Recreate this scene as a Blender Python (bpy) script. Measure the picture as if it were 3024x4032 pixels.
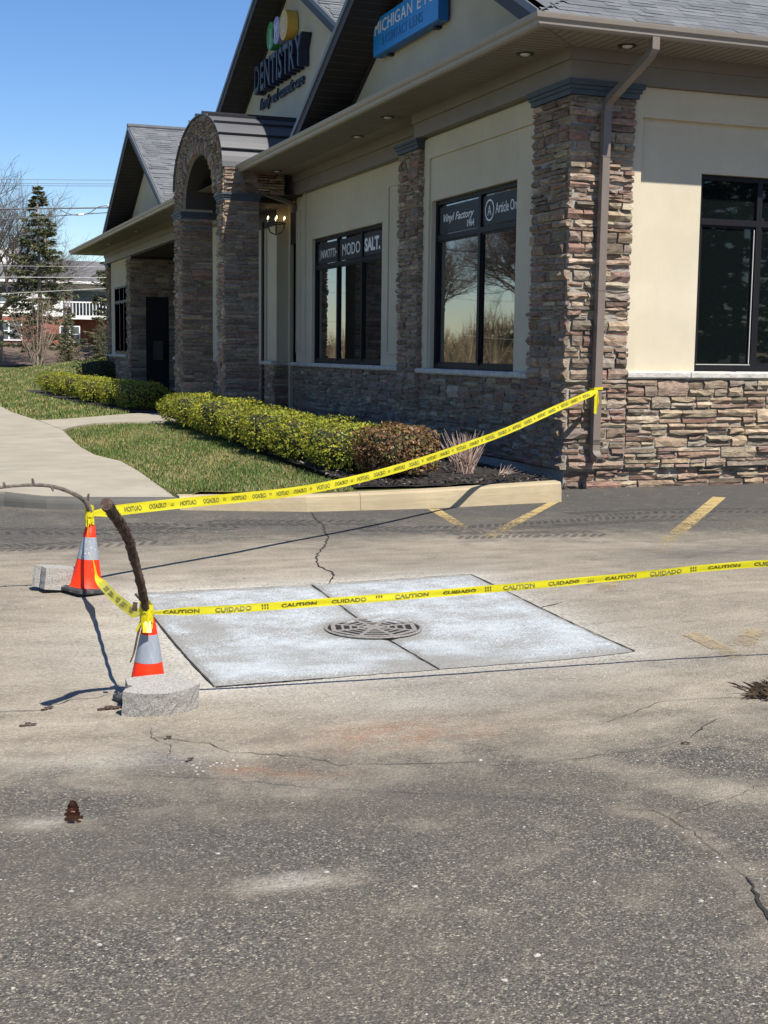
import bpy, math, random
import numpy as np
from mathutils import Vector, Matrix

# ---------------------------------------------------------------- scene, camera, light
for o in list(bpy.data.objects):
    bpy.data.objects.remove(o, do_unlink=True)
SC = bpy.context.scene
COL = SC.collection

cam_data = bpy.data.cameras.new('camera')
cam = bpy.data.objects.new('camera', cam_data)
COL.objects.link(cam)
YAW, PITCH, ROLL = math.radians(20.479), math.radians(6.903), math.radians(0.683)
fw = Vector((math.sin(YAW) * math.cos(PITCH), math.cos(YAW) * math.cos(PITCH), -math.sin(PITCH)))
rt = Vector((math.cos(YAW), -math.sin(YAW), 0))
up = rt.cross(fw)
r2 = rt * math.cos(ROLL) + up * math.sin(ROLL)
u2 = -rt * math.sin(ROLL) + up * math.cos(ROLL)
M = Matrix.Identity(4)
for i in range(3):
    M[i][0] = r2[i]; M[i][1] = u2[i]; M[i][2] = -fw[i]
M[0][3], M[1][3], M[2][3] = -6.967, -13.051, 1.52
cam.matrix_world = M
cam_data.sensor_fit = 'VERTICAL'
cam_data.sensor_height = 24.0
cam_data.lens = 24.0 * 5237.7 / 4032.0
cam_data.clip_start = 0.05
cam_data.clip_end = 3000
SC.camera = cam
SC.render.resolution_x = 768
SC.render.resolution_y = 1024

SUN = Vector((0.185, -0.705, 1.0)).normalized()
W = bpy.data.worlds.new('World')
SC.world = W
W.use_nodes = True
wn = W.node_tree.nodes; wl = W.node_tree.links
wn.clear()
sky = wn.new('ShaderNodeTexSky')
sky.sky_type = 'NISHITA'
sky.sun_disc = False
sky.sun_elevation = math.asin(SUN.z)
sky.sun_rotation = math.atan2(SUN.x, SUN.y)
sky.altitude = 200
sky.air_density = 1.0
sky.dust_density = 0.2
sky.ozone_density = 3.0
hsv = wn.new('ShaderNodeHueSaturation'); hsv.inputs['Saturation'].default_value = 1.24; hsv.inputs['Hue'].default_value = 0.51
bg = wn.new('ShaderNodeBackground'); bg.inputs['Strength'].default_value = 0.092
wo = wn.new('ShaderNodeOutputWorld')
wl.new(sky.outputs[0], hsv.inputs['Color']); wl.new(hsv.outputs[0], bg.inputs['Color']); wl.new(bg.outputs[0], wo.inputs['Surface'])

sl = bpy.data.lights.new('sun', 'SUN')
sl.energy = 5.0
sl.angle = math.radians(0.53)
sl.color = (1.0, 0.955, 0.88)
so = bpy.data.objects.new('sun', sl)
COL.objects.link(so)
so.rotation_euler = (-SUN).to_track_quat('-Z', 'Y').to_euler()
so.location = (20, -60, 80)

SC.view_settings.view_transform = 'Standard'
SC.view_settings.look = 'None'
SC.view_settings.exposure = 0.64
SC.view_settings.gamma = 1.0
SC.view_settings.use_curve_mapping = False
SC.render.engine = 'CYCLES'

R = random.Random(7)

# ---------------------------------------------------------------- material helpers
def srgb(r, g, b):
    def f(c):
        c /= 255.0
        return c / 12.92 if c <= 0.04045 else ((c + 0.055) / 1.055) ** 2.4
    return (f(r), f(g), f(b), 1.0)

class NT:
    """small wrapper to write node trees tersely"""
    def __init__(self, name):
        self.m = bpy.data.materials.new(name)
        self.m.use_nodes = True
        self.n = self.m.node_tree.nodes; self.l = self.m.node_tree.links
        self.n.clear()
        self.out = self.n.new('ShaderNodeOutputMaterial')
        self.b = self.n.new('ShaderNodeBsdfPrincipled')
        self.l.new(self.b.outputs[0], self.out.inputs['Surface'])
        self.tc = self.n.new('ShaderNodeTexCoord')
    def set(self, **k):
        for a, v in k.items():
            self.link(v, self.b.inputs[a.replace('_', ' ')])
        return self
    def link(self, v, sock):
        if hasattr(v, 'is_output'):
            self.l.new(v, sock)
        else:
            if isinstance(v, tuple) and len(v) == 3 and len(sock.default_value) == 4:
                v = (*v, 1.0)
            sock.default_value = v
    def coord(self, scale=(1, 1, 1), which='Object', rot=(0, 0, 0)):
        mp = self.n.new('ShaderNodeMapping')
        mp.inputs['Scale'].default_value = scale
        mp.inputs['Rotation'].default_value = rot
        self.l.new(self.tc.outputs[which], mp.inputs['Vector'])
        return mp.outputs[0]
    def pos(self, scale=(1, 1, 1), rot=(0, 0, 0)):
        g = self.n.new('ShaderNodeNewGeometry')
        mp = self.n.new('ShaderNodeMapping')
        mp.inputs['Scale'].default_value = scale
        mp.inputs['Rotation'].default_value = rot
        self.l.new(g.outputs['Position'], mp.inputs['Vector'])
        return mp.outputs[0]
    def noise(self, scale, detail=4, rough=0.55, vec=None, dist=0.0):
        t = self.n.new('ShaderNodeTexNoise')
        t.inputs['Scale'].default_value = scale
        t.inputs['Detail'].default_value = detail
        t.inputs['Roughness'].default_value = rough
        t.inputs['Distortion'].default_value = dist
        self.l.new(vec if vec is not None else self.pos(), t.inputs['Vector'])
        return t.outputs['Fac']
    def voro(self, scale, vec=None, feature='F1', out='Distance', rnd=1.0):
        t = self.n.new('ShaderNodeTexVoronoi')
        t.feature = feature
        t.inputs['Scale'].default_value = scale
        t.inputs['Randomness'].default_value = rnd
        self.l.new(vec if vec is not None else self.pos(), t.inputs['Vector'])
        return t.outputs[out]
    def ramp(self, fac, stops, interp='LINEAR'):
        t = self.n.new('ShaderNodeValToRGB')
        t.color_ramp.interpolation = interp
        e = t.color_ramp.elements
        while len(e) < len(stops):
            e.new(0.5)
        for i, (p, c) in enumerate(stops):
            e[i].position = p
            e[i].color = c if len(c) == 4 else (*c, 1)
        self.l.new(fac, t.inputs['Fac'])
        return t.outputs['Color']
    def fr(self, fac, a, b, lo=0.0, hi=1.0):
        t = self.n.new('ShaderNodeMapRange')
        t.inputs['From Min'].default_value = a; t.inputs['From Max'].default_value = b
        t.inputs['To Min'].default_value = lo; t.inputs['To Max'].default_value = hi
        self.l.new(fac, t.inputs['Value'])
        return t.outputs['Result']
    def mix(self, fac, a, b, mode='MIX'):
        t = self.n.new('ShaderNodeMix'); t.data_type = 'RGBA'; t.blend_type = mode
        self.link(fac, t.inputs[0]); self.link(a, t.inputs[6]); self.link(b, t.inputs[7])
        return t.outputs[2]
    def math(self, op, a, b=0.5):
        t = self.n.new('ShaderNodeMath'); t.operation = op
        self.link(a, t.inputs[0]); self.link(b, t.inputs[1])
        return t.outputs[0]
    def attr(self, name, out='Color'):
        t = self.n.new('ShaderNodeAttribute'); t.attribute_name = name
        return t.outputs[out]
    def sep(self, c):
        t = self.n.new('ShaderNodeSeparateColor'); self.l.new(c, t.inputs[0])
        return t.outputs
    def bump(self, h, strength=0.3, dist=0.01):
        t = self.n.new('ShaderNodeBump')
        t.inputs['Strength'].default_value = strength
        t.inputs['Distance'].default_value = dist
        self.l.new(h, t.inputs['Height'])
        self.l.new(t.outputs[0], self.b.inputs['Normal'])
        return self
    def objrand(self):
        t = self.n.new('ShaderNodeObjectInfo')
        return t.outputs['Random']

MATS = {}
def plain(name, col, rough=0.6, var=0.18, nscale=6.0, bump=0.0, bscale=120.0, metallic=0.0, spec=0.5, bdist=0.004):
    t = NT(name)
    n = t.noise(nscale, 5, 0.6)
    lo = tuple(c * (1 - var) for c in col[:3]); hi = tuple(min(1, c * (1 + var)) for c in col[:3])
    t.set(Base_Color=t.ramp(n, [(0.3, lo), (0.7, hi)]), Roughness=rough, Metallic=metallic, Specular_IOR_Level=spec)
    if bump:
        t.bump(t.noise(bscale, 4, 0.6), bump, bdist)
    MATS[name] = t.m
    return t.m

# ---------------------------------------------------------------- mesh helpers
class MB:
    def __init__(self):
        self.v = []; self.f = []; self.mi = []; self.c = []; self.cur = (1, 1, 1, 1); self.m = 0
    def vert(self, p):
        self.v.append(tuple(p)); self.c.append(self.cur); return len(self.v) - 1
    def face(self, *idx):
        self.f.append(tuple(idx)); self.mi.append(self.m)
    def poly(self, pts):
        b = len(self.v)
        for p in pts: self.vert(p)
        self.face(*range(b, b + len(pts)))
    def box(self, x0, x1, y0, y1, z0, z1):
        b = len(self.v)
        for p in ((x0,y0,z0),(x1,y0,z0),(x1,y1,z0),(x0,y1,z0),(x0,y0,z1),(x1,y0,z1),(x1,y1,z1),(x0,y1,z1)): self.vert(p)
        for q in ((0,3,2,1),(4,5,6,7),(0,1,5,4),(1,2,6,5),(2,3,7,6),(3,0,4,7)): self.face(*(b + i for i in q))
    def prism(self, poly, ext):
        """polygon (3D points) extruded by vector ext"""
        n = len(poly); b = len(self.v)
        e = Vector(ext)
        for p in poly: self.vert(p)
        for p in poly: self.vert(Vector(p) + e)
        self.face(*[b + i for i in range(n)][::-1]); self.face(*[b + n + i for i in range(n)])
        for i in range(n):
            j = (i + 1) % n
            self.face(b + i, b + j, b + n + j, b + n + i)
    def tube(self, pts, rad, n=8, cap=True, jit=0.0, rng=None):
        pts = [Vector(p) for p in pts]
        if not hasattr(rad, '__len__'): rad = [rad] * len(pts)
        rings = []
        prev = None
        for i, p in enumerate(pts):
            d = (pts[min(i + 1, len(pts) - 1)] - pts[max(i - 1, 0)])
            if d.length < 1e-9: d = Vector((0, 0, 1))
            d.normalize()
            if prev is None:
                a = d.orthogonal().normalized()
            else:
                a = (prev - d * prev.dot(d))
                a = a.normalized() if a.length > 1e-6 else d.orthogonal().normalized()
            prev = a
            bb = d.cross(a)
            ring = []
            for k in range(n):
                t = 2 * math.pi * k / n
                rr = rad[i] * (1 + (rng.uniform(-jit, jit) if rng else 0))
                ring.append(self.vert(p + (a * math.cos(t) + bb * math.sin(t)) * rr))
            rings.append(ring)
        for r0, r1 in zip(rings, rings[1:]):
            for k in range(n):
                self.face(r0[k], r0[(k + 1) % n], r1[(k + 1) % n], r1[k])
        if cap:
            self.face(*rings[0][::-1]); self.face(*rings[-1])
    def rtube(self, pts, w, h, U=(1, 0, 0)):
        """rectangular tube along pts; U is the width direction"""
        pts = [Vector(p) for p in pts]; U = Vector(U).normalized()
        rings = []
        for i, p in enumerate(pts):
            d = (pts[min(i + 1, len(pts) - 1)] - pts[max(i - 1, 0)]).normalized()
            u = (U - d * U.dot(d)).normalized(); v = d.cross(u)
            rings.append([self.vert(p + u * (sx * w / 2) + v * (sy * h / 2)) for sx, sy in ((-1,-1),(1,-1),(1,1),(-1,1))])
        for r0, r1 in zip(rings, rings[1:]):
            for k in range(4): self.face(r0[k], r0[(k+1)%4], r1[(k+1)%4], r1[k])
        self.face(*rings[0][::-1]); self.face(*rings[-1])
    def lathe(self, prof, n=24, c=(0, 0, 0), cap=True):
        rings = []
        for r, z in prof:
            rings.append([self.vert((c[0] + r * math.cos(2*math.pi*k/n), c[1] + r * math.sin(2*math.pi*k/n), c[2] + z)) for k in range(n)])
        for r0, r1 in zip(rings, rings[1:]):
            for k in range(n): self.face(r0[k], r0[(k+1)%n], r1[(k+1)%n], r1[k])
        if cap: self.face(*rings[0][::-1]); self.face(*rings[-1])
    def quad(self, c, u, v):
        c = Vector(c); b = len(self.v)
        for s, t in ((-1,-1),(1,-1),(1,1),(-1,1)): self.vert(c + u * s + v * t)
        self.face(b, b+1, b+2, b+3)
    def add_mesh(self, me, mat4):
        b = len(self.v)
        for v in me.vertices: self.vert(mat4 @ v.co)
        for p in me.polygons: self.face(*[b + i for i in p.vertices])
    def mesh(self, name, mats, smooth=False):
        me = bpy.data.meshes.new(name)
        me.from_pydata(self.v, [], self.f)
        if not isinstance(mats, (list, tuple)): mats = [mats]
        for m in mats: me.materials.append(m)
        if len(mats) > 1: me.polygons.foreach_set('material_index', self.mi)
        if any(c != (1, 1, 1, 1) for c in self.c):
            ca = me.color_attributes.new('Col', 'FLOAT_COLOR', 'POINT')
            ca.data.foreach_set('color', np.array(self.c, dtype=np.float32).ravel())
        if smooth: me.polygons.foreach_set('use_smooth', [True] * len(me.polygons))
        me.update()
        return me
    def build(self, name, mats, parent=None, smooth=False):
        return link(name, self.mesh(name, mats, smooth), parent)

def link(name, data, parent=None):
    o = bpy.data.objects.new(name, data)
    COL.objects.link(o)
    if parent is not None: o.parent = parent
    return o

def tag(o, label=None, cat=None, group=None, kind=None):
    if label: o['label'] = label
    if cat: o['category'] = cat
    if group: o['group'] = group
    if kind: o['kind'] = kind
    return o

def empty(name, loc=(0, 0, 0), rz=0.0):
    o = link(name, None); o.location = loc; o.rotation_euler = (0, 0, rz); o.empty_display_size = 0.2
    return o

def copy_tree(o, parent=None):
    c = o.copy(); COL.objects.link(c); c.parent = parent
    for ch in o.children: copy_tree(ch, c)
    return c

def text_mesh(s, size=1.0, ext=0.0, shear=0.0, width=1.0, bold=0.0):
    """mesh of lettering in the XY plane (x right, y up), origin lower left; size = cap height"""
    cu = bpy.data.curves.new('lettering', 'FONT')
    cu.body = s; cu.size = size * 1.42; cu.extrude = ext; cu.shear = shear; cu.offset = bold; cu.resolution_u = 3
    ob = bpy.data.objects.new('lettering', cu)
    COL.objects.link(ob)
    dg = bpy.context.evaluated_depsgraph_get()
    me = bpy.data.meshes.new_from_object(ob.evaluated_get(dg))
    bpy.data.objects.remove(ob, do_unlink=True)
    if width != 1.0: me.transform(Matrix.Diagonal((width, 1, 1, 1)))
    xs = [v.co.x for v in me.vertices]
    if xs: me.transform(Matrix.Translation((-min(xs), 0, 0)))
    return me, (max(xs) - min(xs) if xs else 0)

def frame(origin, U, V):
    """matrix mapping local x->U, y->V, z->UxV"""
    U = Vector(U).normalized(); V = Vector(V).normalized(); N = U.cross(V)
    m = Matrix.Identity(4)
    for i in range(3):
        m[i][0] = U[i]; m[i][1] = V[i]; m[i][2] = N[i]; m[i][3] = origin[i]
    return m

def sstep(t):
    t = min(1.0, max(0.0, t)); return t * t * (3 - 2 * t)

def zg(x, y):
    """height of the asphalt: a shallow dish around the storm drain"""
    r = math.hypot(x + 4.8, y + 7.3)
    return -0.085 * (1 - sstep((r - 1.0) / 2.2))

def inside(x, y, poly):
    r = False; n = len(poly)
    for i in range(n):
        x0, y0 = poly[i]; x1, y1 = poly[(i + 1) % n]
        if (y0 > y) != (y1 > y) and x < (x1 - x0) * (y - y0) / (y1 - y0) + x0: r = not r
    return r
# ---------------------------------------------------------------- ground materials
def asphalt_mat():
    t = NT('asphalt')
    mk = t.sep(t.attr('Mask')); white = t.attr('Mask', 'Alpha')
    v1 = t.sep(t.voro(210, out='Color'))[0]; v2 = t.sep(t.voro(115, out='Color'))[1]
    v = t.math('ADD', t.math('MULTIPLY', v1, 0.62), t.math('MULTIPLY', v2, 0.40))
    agg = t.ramp(v, [(0.10, (0.034, 0.032, 0.028)), (0.45, (0.078, 0.072, 0.062)), (0.66, (0.135, 0.122, 0.099)), (0.82, (0.225, 0.198, 0.152)), (0.95, (0.50, 0.445, 0.34))])
    fine = t.noise(420, 3, 0.7)
    agg = t.mix(t.fr(fine, 0.4, 0.7, 0.0, 0.35), agg, (0.090, 0.084, 0.078))
    patch = t.noise(1.3, 6, 0.6)
    agg = t.mix(t.fr(patch, 0.36, 0.70, 0.0, 0.50), agg, (0.150, 0.130, 0.096))
    # dry silt washed over the low part of the lot
    silt = t.ramp(t.noise(2.2, 8, 0.62, t.pos((1, 2.6, 1), (0, 0, 0.2))), [(0.28, (0.190, 0.158, 0.112)), (0.45, (0.285, 0.242, 0.178)), (0.6, (0.355, 0.304, 0.228)), (0.78, (0.47, 0.415, 0.325))])
    gr = t.noise(150, 5, 0.8)
    silt = t.mix(t.fr(gr, 0.42, 0.66, 0.0, 0.75), silt, (0.105, 0.090, 0.072))
    sp = t.noise(55, 5, 0.7)
    silt = t.mix(t.fr(sp, 0.48, 0.70, 0.0, 0.7), silt, (0.43, 0.385, 0.315))
    sk = t.noise(95, 4, 0.8)
    silt = t.mix(t.fr(sk, 0.60, 0.70, 0.0, 0.7), silt, (0.52, 0.48, 0.41))
    edge = t.noise(3.1, 9, 0.68)
    df = t.math('ADD', mk[0], t.fr(edge, 0.25, 0.75, -0.55, 0.50))
    c = t.mix(t.fr(df, 0.20, 0.90), agg, silt)
    # tyre scrub and oil
    tn = t.noise(5.0, 6, 0.6, t.pos((1, 6.0, 1), (0, 0, -0.12)))
    c = t.mix(t.math('MULTIPLY', mk[1], t.fr(tn, 0.32, 0.62, 0.30, 1.0)), c, (0.062, 0.060, 0.060))
    rn = t.noise(9, 5, 0.6)
    c = t.mix(t.math('MULTIPLY', mk[2], t.fr(rn, 0.35, 0.7, 0.0, 0.85)), c, (0.30, 0.125, 0.055))
    wn_ = t.noise(48, 7, 0.82)
    c = t.mix(t.math('MULTIPLY', white, t.fr(wn_, 0.40, 0.58)), c, (0.55, 0.53, 0.47))
    big = t.noise(0.75, 6, 0.6)
    c = t.mix(t.fr(big, 0.38, 0.72, 0.0, 0.32), c, (0.075, 0.068, 0.060))
    t.set(Base_Color=c, Roughness=0.92, Specular_IOR_Level=0.15)
    h = t.math('ADD', t.math('MULTIPLY', t.voro(125), -0.6), t.math('MULTIPLY', t.noise(60, 4, 0.7), 1.0))
    t.bump(h, 0.8, 0.008)
    return t.m
M_ASPH = asphalt_mat()

def concrete(name, col, spk=0.5, coat=None, seed=0.0, brush=False):
    t = NT(name)
    n1 = t.noise(2.0, 7, 0.6)
    c = t.ramp(n1, [(0.3, tuple(x * 0.84 for x in col)), (0.7, tuple(x * 1.10 for x in col))])
    n2 = t.noise(150, 4, 0.7)
    c = t.mix(t.fr(n2, 0.5, 0.75, 0, spk), c, tuple(x * 0.55 for x in col))
    if brush:
        bn = t.noise(34, 5, 0.65, t.pos((0.10, 1, 2.4)))
        c = t.mix(t.fr(bn, 0.42, 0.66, 0, 0.6), c, tuple(x * 0.72 for x in col))
    t.set(Base_Color=c, Roughness=0.9, Specular_IOR_Level=0.25)
    t.bump(t.noise(180, 4, 0.7), 0.3, 0.004)
    return t.m
M_WALK = concrete('walk concrete', (0.325, 0.290, 0.222), 0.25)
M_CURB = concrete('curb concrete', (0.40, 0.325, 0.205), 0.3, brush=True)
M_LIP = concrete('tar stained curb', (0.105, 0.10, 0.088), 0.5)
M_BLOCK = concrete('split block', (0.40, 0.385, 0.355), 0.75)

def slab_mat():
    t = NT('whitened concrete')
    base = t.ramp(t.noise(110, 4, 0.75), [(0.30, (0.13, 0.125, 0.11)), (0.62, (0.28, 0.27, 0.245))])
    wash = t.noise(2.6, 9, 0.66, t.pos((1, 1.35, 1), (0, 0, 0.3)))
    g = t.noise(95, 5, 0.8)
    cov = t.math('ADD', t.fr(wash, 0.28, 0.66, 0.36, 1.02), t.fr(g, 0.32, 0.68, -0.80, 0.40))
    mk = t.sep(t.attr('Mask'))
    cov = t.math('SUBTRACT', cov, t.math('MULTIPLY', mk[0], 0.75))
    paint = t.ramp(t.noise(14, 4, 0.6), [(0.3, (0.355, 0.385, 0.392)), (0.7, (0.470, 0.500, 0.505))])
    c = t.mix(t.fr(cov, 0.30, 0.72), base, paint)
    t.set(Base_Color=c, Roughness=0.85, Specular_IOR_Level=0.3)
    t.bump(t.noise(170, 4, 0.7), 0.4, 0.004)
    return t.m
M_SLAB = slab_mat()

def paint_mat(name, col, wear):
    t = NT(name)
    n = t.noise(38, 6, 0.75)
    n2 = t.noise(6, 4, 0.6)
    w = t.math('ADD', n, t.fr(n2, 0.3, 0.7, -0.12, 0.12))
    u = t.sep(t.attr('Col'))[0]
    w = t.math('ADD', w, t.fr(u, 0, 1, -0.20, 0.12))
    wear_f = t.fr(w, wear - 0.10, wear + 0.14, 0.0, 0.92)
    c = t.mix(t.fr(t.noise(90, 3, 0.7), 0.4, 0.7), col, tuple(x * 0.78 for x in col))
    t.set(Base_Color=c, Roughness=0.75, Alpha=wear_f)
    return t.m
M_YEL = paint_mat('worn yellow paint', (0.46, 0.335, 0.135), 0.42)
M_YELF = paint_mat('faded yellow paint', (0.34, 0.265, 0.155), 0.50)

plain('crack', (0.022, 0.018, 0.014), 0.95, 0.3, 30)
def lawn_mat():
    t = NT('turf')
    n1 = t.noise(1.1, 7, 0.65); n2 = t.noise(45, 5, 0.7)
    c = t.ramp(n1, [(0.32, (0.062, 0.088, 0.022)), (0.5, (0.105, 0.125, 0.035)), (0.68, (0.245, 0.205, 0.085))])
    c = t.mix(t.fr(n2, 0.35, 0.7, 0, 0.6), c, (0.045, 0.05, 0.018))
    t.set(Base_Color=c, Roughness=0.95, Specular_IOR_Level=0.15)
    t.bump(n2, 0.8, 0.03)
    return t.m
M_LAWN = lawn_mat()
def blade_mat():
    t = NT('grass blade')
    c = t.attr('Col')
    t.set(Base_Color=c, Roughness=0.7, Specular_IOR_Level=0.2)
    t.b.inputs['Subsurface Weight'].default_value = 0.0
    return t.m
M_BLADE = blade_mat()
plain('mulch', (0.022, 0.017, 0.014), 0.95, 0.5, 40, 0.9, 60, bdist=0.02)
plain('dead leaf mulch', (0.115, 0.080, 0.058), 0.95, 0.5, 3, 0.8, 14, bdist=0.05)
plain('street', (0.24, 0.235, 0.225), 0.9, 0.12, 1.5)
plain('earth', (0.12, 0.10, 0.07), 0.95, 0.3, 0.4)

# ---------------------------------------------------------------- measured outlines (metres)
CR = {
 'A': [(-3.258,-1.149),(-3.380,-1.703),(-3.426,-2.071),(-3.555,-2.493),(-3.610,-2.765),(-3.797,-3.245),(-3.965,-3.606),(-4.056,-3.835),(-4.144,-4.194),(-4.127,-4.429),(-4.139,-4.537),(-4.226,-4.694),(-4.266,-4.79)],
 'B': [(-3.26,-5.826),(-3.215,-5.825),(-3.042,-5.757)],
 'C': [(-6.9,-7.24),(-6.612,-7.180),(-6.535,-7.173),(-6.425,-7.183),(-6.352,-7.168),(-6.319,-7.108),(-6.235,-7.023),(-6.116,-7.013),(-6.021,-6.940)],
 'D': [(-6.007,-7.643),(-5.895,-7.763),(-5.779,-7.846),(-5.720,-8.002),(-5.468,-8.128),(-5.359,-8.293),(-5.191,-8.330),(-4.993,-8.396),(-4.852,-8.412),(-4.785,-8.485),(-4.599,-8.534)],
 'E': [(-3.893,-8.446),(-3.840,-8.410),(-3.683,-8.279),(-3.566,-8.211)],
 'J': [(-6.216,-8.199),(-5.992,-8.268),(-5.817,-8.348),(-5.493,-8.577),(-5.119,-8.766),(-4.803,-8.949),(-4.648,-9.128)],
 'K': [(-4.648,-9.128),(-4.524,-9.206),(-4.525,-9.414),(-4.562,-9.599),(-4.601,-9.764),(-4.62,-9.85)],
 'L': [(-4.53,-9.3),(-4.30,-9.22),(-4.124,-9.174),(-4.035,-9.111),(-3.905,-9.101)],
 'F': [(-4.62,-9.85),(-4.651,-9.961),(-4.711,-10.054),(-4.758,-10.161),(-4.796,-10.303)],
 'G': [(-4.127,-8.117),(-3.652,-7.866),(-3.450,-7.894),(-3.296,-7.953),(-3.206,-8.023)],
 'H': [(-5.95,-7.55),(-5.99,-7.70),(-5.93,-7.86),(-5.98,-8.02)],
 'I': [(-3.9,-8.44),(-4.12,-8.52),(-4.3,-8.50),(-4.6,-8.53)],
}
SW_R = [(-4.406,-0.68),(-4.411,0.568),(-4.373,2.371),(-4.367,3.317),(-4.525,3.665),(-4.516,5.511),(-4.286,9.306)]
EW_N = [(-4.286,9.306),(-3.678,10.932),(-2.982,11.495),(-2.139,11.55),(-1.0,11.75)]
EW_F = [(-4.362,12.204),(-3.713,12.747),(-2.254,14.60),(-1.0,14.9)]
CURBG = [(-9.5,1.9),(-7.2,0.75),(-5.986,0.093),(-5.664,-0.246),(-5.303,-0.404),(-4.40,-0.66),(-3.258,-1.10),(-2.045,-1.15),(-0.491,-0.945)]
BED = [(-1.911,11.517),(-1.95,8.694),(-2.36,4.501),(-2.47,2.258),(-2.55,0.327),(-2.70,-0.80)]
SX0, SX1, SY0, SY1, SXM = -5.54, -3.25, -6.96, -4.80, -4.385

# ---------------------------------------------------------------- ground sheets
b = MB(); b.poly([(-900,-900,-0.6),(900,-900,-0.6),(900,900,-0.6),(-900,900,-0.6)])
tag(b.build('ground', MATS['earth']), kind='structure')

def gauss(x, y, cx, cy, sx, sy, a=0.0):
    dx, dy = x - cx, y - cy
    c, s = math.cos(a), math.sin(a)
    u = (c * dx + s * dy) / sx; v = (-s * dx + c * dy) / sy
    return math.exp(-(u * u + v * v))

xs = [-60,-40,-25,-16,-12,-10,-9] + list(np.arange(-8.4, 3.61, 0.06)) + [4.2,5,6.5,9,14,22,35,60]
ys = [-70,-50,-32,-22,-16,-13.5,-12] + list(np.arange(-11.4, 0.61, 0.06)) + [1.2,2.4]
nx, ny = len(xs), len(ys)
V = []; MK = []
for y in ys:
    for x in xs:
        V.append((x, y, zg(x, y) + (0.02 * sstep((x + 0.3) / 0.6) * sstep((y + 0.5) / 0.5) if x < 9 else 0.02)))
        d = 0.55 * sstep((y + 10.2) / 3.2) + 0.45 * sstep((y + 8.9 + 0.10 * (x + 5)) / 1.2)
        d *= 1 - 0.82 * sstep((y + 3.6 + 0.30 * max(0, x + 3.0)) / 1.5)
        d = max(0.10, d)
        d = max(d, 0.85 * gauss(x, y, -5.9, -9.48, 0.22, 0.10), 0.6 * gauss(x, y, -6.52, -8.70, 0.22, 0.12), 0.5 * gauss(x, y, -5.97, -8.63, 0.3, 0.12))
        d = max(d, 0.75 * gauss(x, y, -4.0, -9.3, 0.18, 0.9, 0.5))
        dk = max(0.75 * gauss(x, y, -3.9, -1.9, 1.0, 0.35, -0.15), 0.70 * gauss(x, y, -3.2, -2.5, 0.8, 0.45, -0.2), 0.72 * gauss(x, y, -1.0, -2.6, 1.4, 0.45, -0.35), 0.75 * gauss(x, y, -1.0, -4.4, 1.0, 0.40, 0.1), 0.8 * gauss(x, y, -6.3, -1.9, 1.3, 0.8), 0.7 * gauss(x, y, -5.4, -0.75, 1.6, 0.30, -0.15))
        dk = max(dk, 1.0 * gauss(x, y, 0.8, -0.5, 3.2, 1.2))
        dk = max(dk, 0.92 * sstep((y + 3.0 + 0.25 * max(0, x + 2.0)) / 2.0) * sstep((x + 4.6) / 1.5))
        # tread blocks left by a tyre
        s1 = (0.6 + 0.4 * math.sin(x * 34)) * gauss(x, y, -3.6, -1.62, 0.75, 0.07, -0.08)
        s2 = (0.6 + 0.4 * math.sin(x * 30)) * gauss(x, y, -0.9, -2.15, 1.0, 0.08, -0.1)
        dk = max(dk, 0.9 * s1, 0.9 * s2)
        dk = max(dk, 0.6 * gauss(x, y, -4.55, -7.22, 0.25, 0.05), 0.5 * gauss(x, y, -6.0, -8.0, 0.15, 0.22))
        ru = max(0.9 * gauss(x, y, -5.72, -8.22, 0.14, 0.06, -0.3), 0.65 * gauss(x, y, -5.6, -8.33, 0.24, 0.05, -0.3), 0.6 * gauss(x, y, -5.0, -7.95, 0.42, 0.20), 0.9 * gauss(x, y, -4.93, -8.05, 0.07, 0.07))
        for (qx, qy) in ((-4.60,-9.17),(-4.53,-9.24),(-4.52,-9.34),(-4.53,-9.45),(-4.56,-9.58),(-4.59,-9.70),(-4.61,-9.82),(-4.66,-9.93),(-4.71,-10.03),(-4.77,-10.15),(-4.82,-10.26)):
            if abs(x-qx) < .3 and abs(y-qy) < .3: ru = max(ru, .14*gauss(x, y, qx, qy, .05, .06)); d = max(d, .70*gauss(x, y, qx, qy, .08, .09)); dk = max(dk, .35*gauss(x, y, qx, qy, .03, .05))
        for (qx, qy) in ((-5.9,-8.31),(-5.65,-8.46),(-5.3,-8.67),(-5.0,-8.83),(-4.8,-8.95)):
            if abs(x-qx) < .4 and abs(y-qy) < .3: dk = max(dk, .42*gauss(x, y, qx, qy, .18, .05, -.5))
        ddx = max(SX0 - x, 0, x - SX1); ddy = max(SY0 - y, 0, y - SY1)
        w = 1.0 * math.exp(-math.hypot(ddx, ddy) / 0.20) + 0.4 * gauss(x, y, -4.6, -7.5, 0.6, 0.22) + 0.25 * gauss(x, y, -5.9, -6.2, 0.5, 0.7)
        w += 0.62 * gauss(x, y, -5.90, -9.46, 0.10, 0.05) + 0.5 * gauss(x, y, -6.52, -8.70, 0.10, 0.05) + .35 * gauss(x, y, -6.2, -8.0, .35, .12)
        MK.append((d, dk, ru, min(1, w)))
F = [(j*nx+i, j*nx+i+1, (j+1)*nx+i+1, (j+1)*nx+i) for j in range(ny-1) for i in range(nx-1)]
me = bpy.data.meshes.new('parking_lot'); me.from_pydata(V, [], F); me.materials.append(M_ASPH)
ca = me.color_attributes.new('Mask', 'FLOAT_COLOR', 'POINT'); ca.data.foreach_set('color', np.array(MK, dtype=np.float32).ravel())
me.polygons.foreach_set('use_smooth', [True]*len(F))
LOT = tag(link('parking_lot', me), kind='structure')

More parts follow.
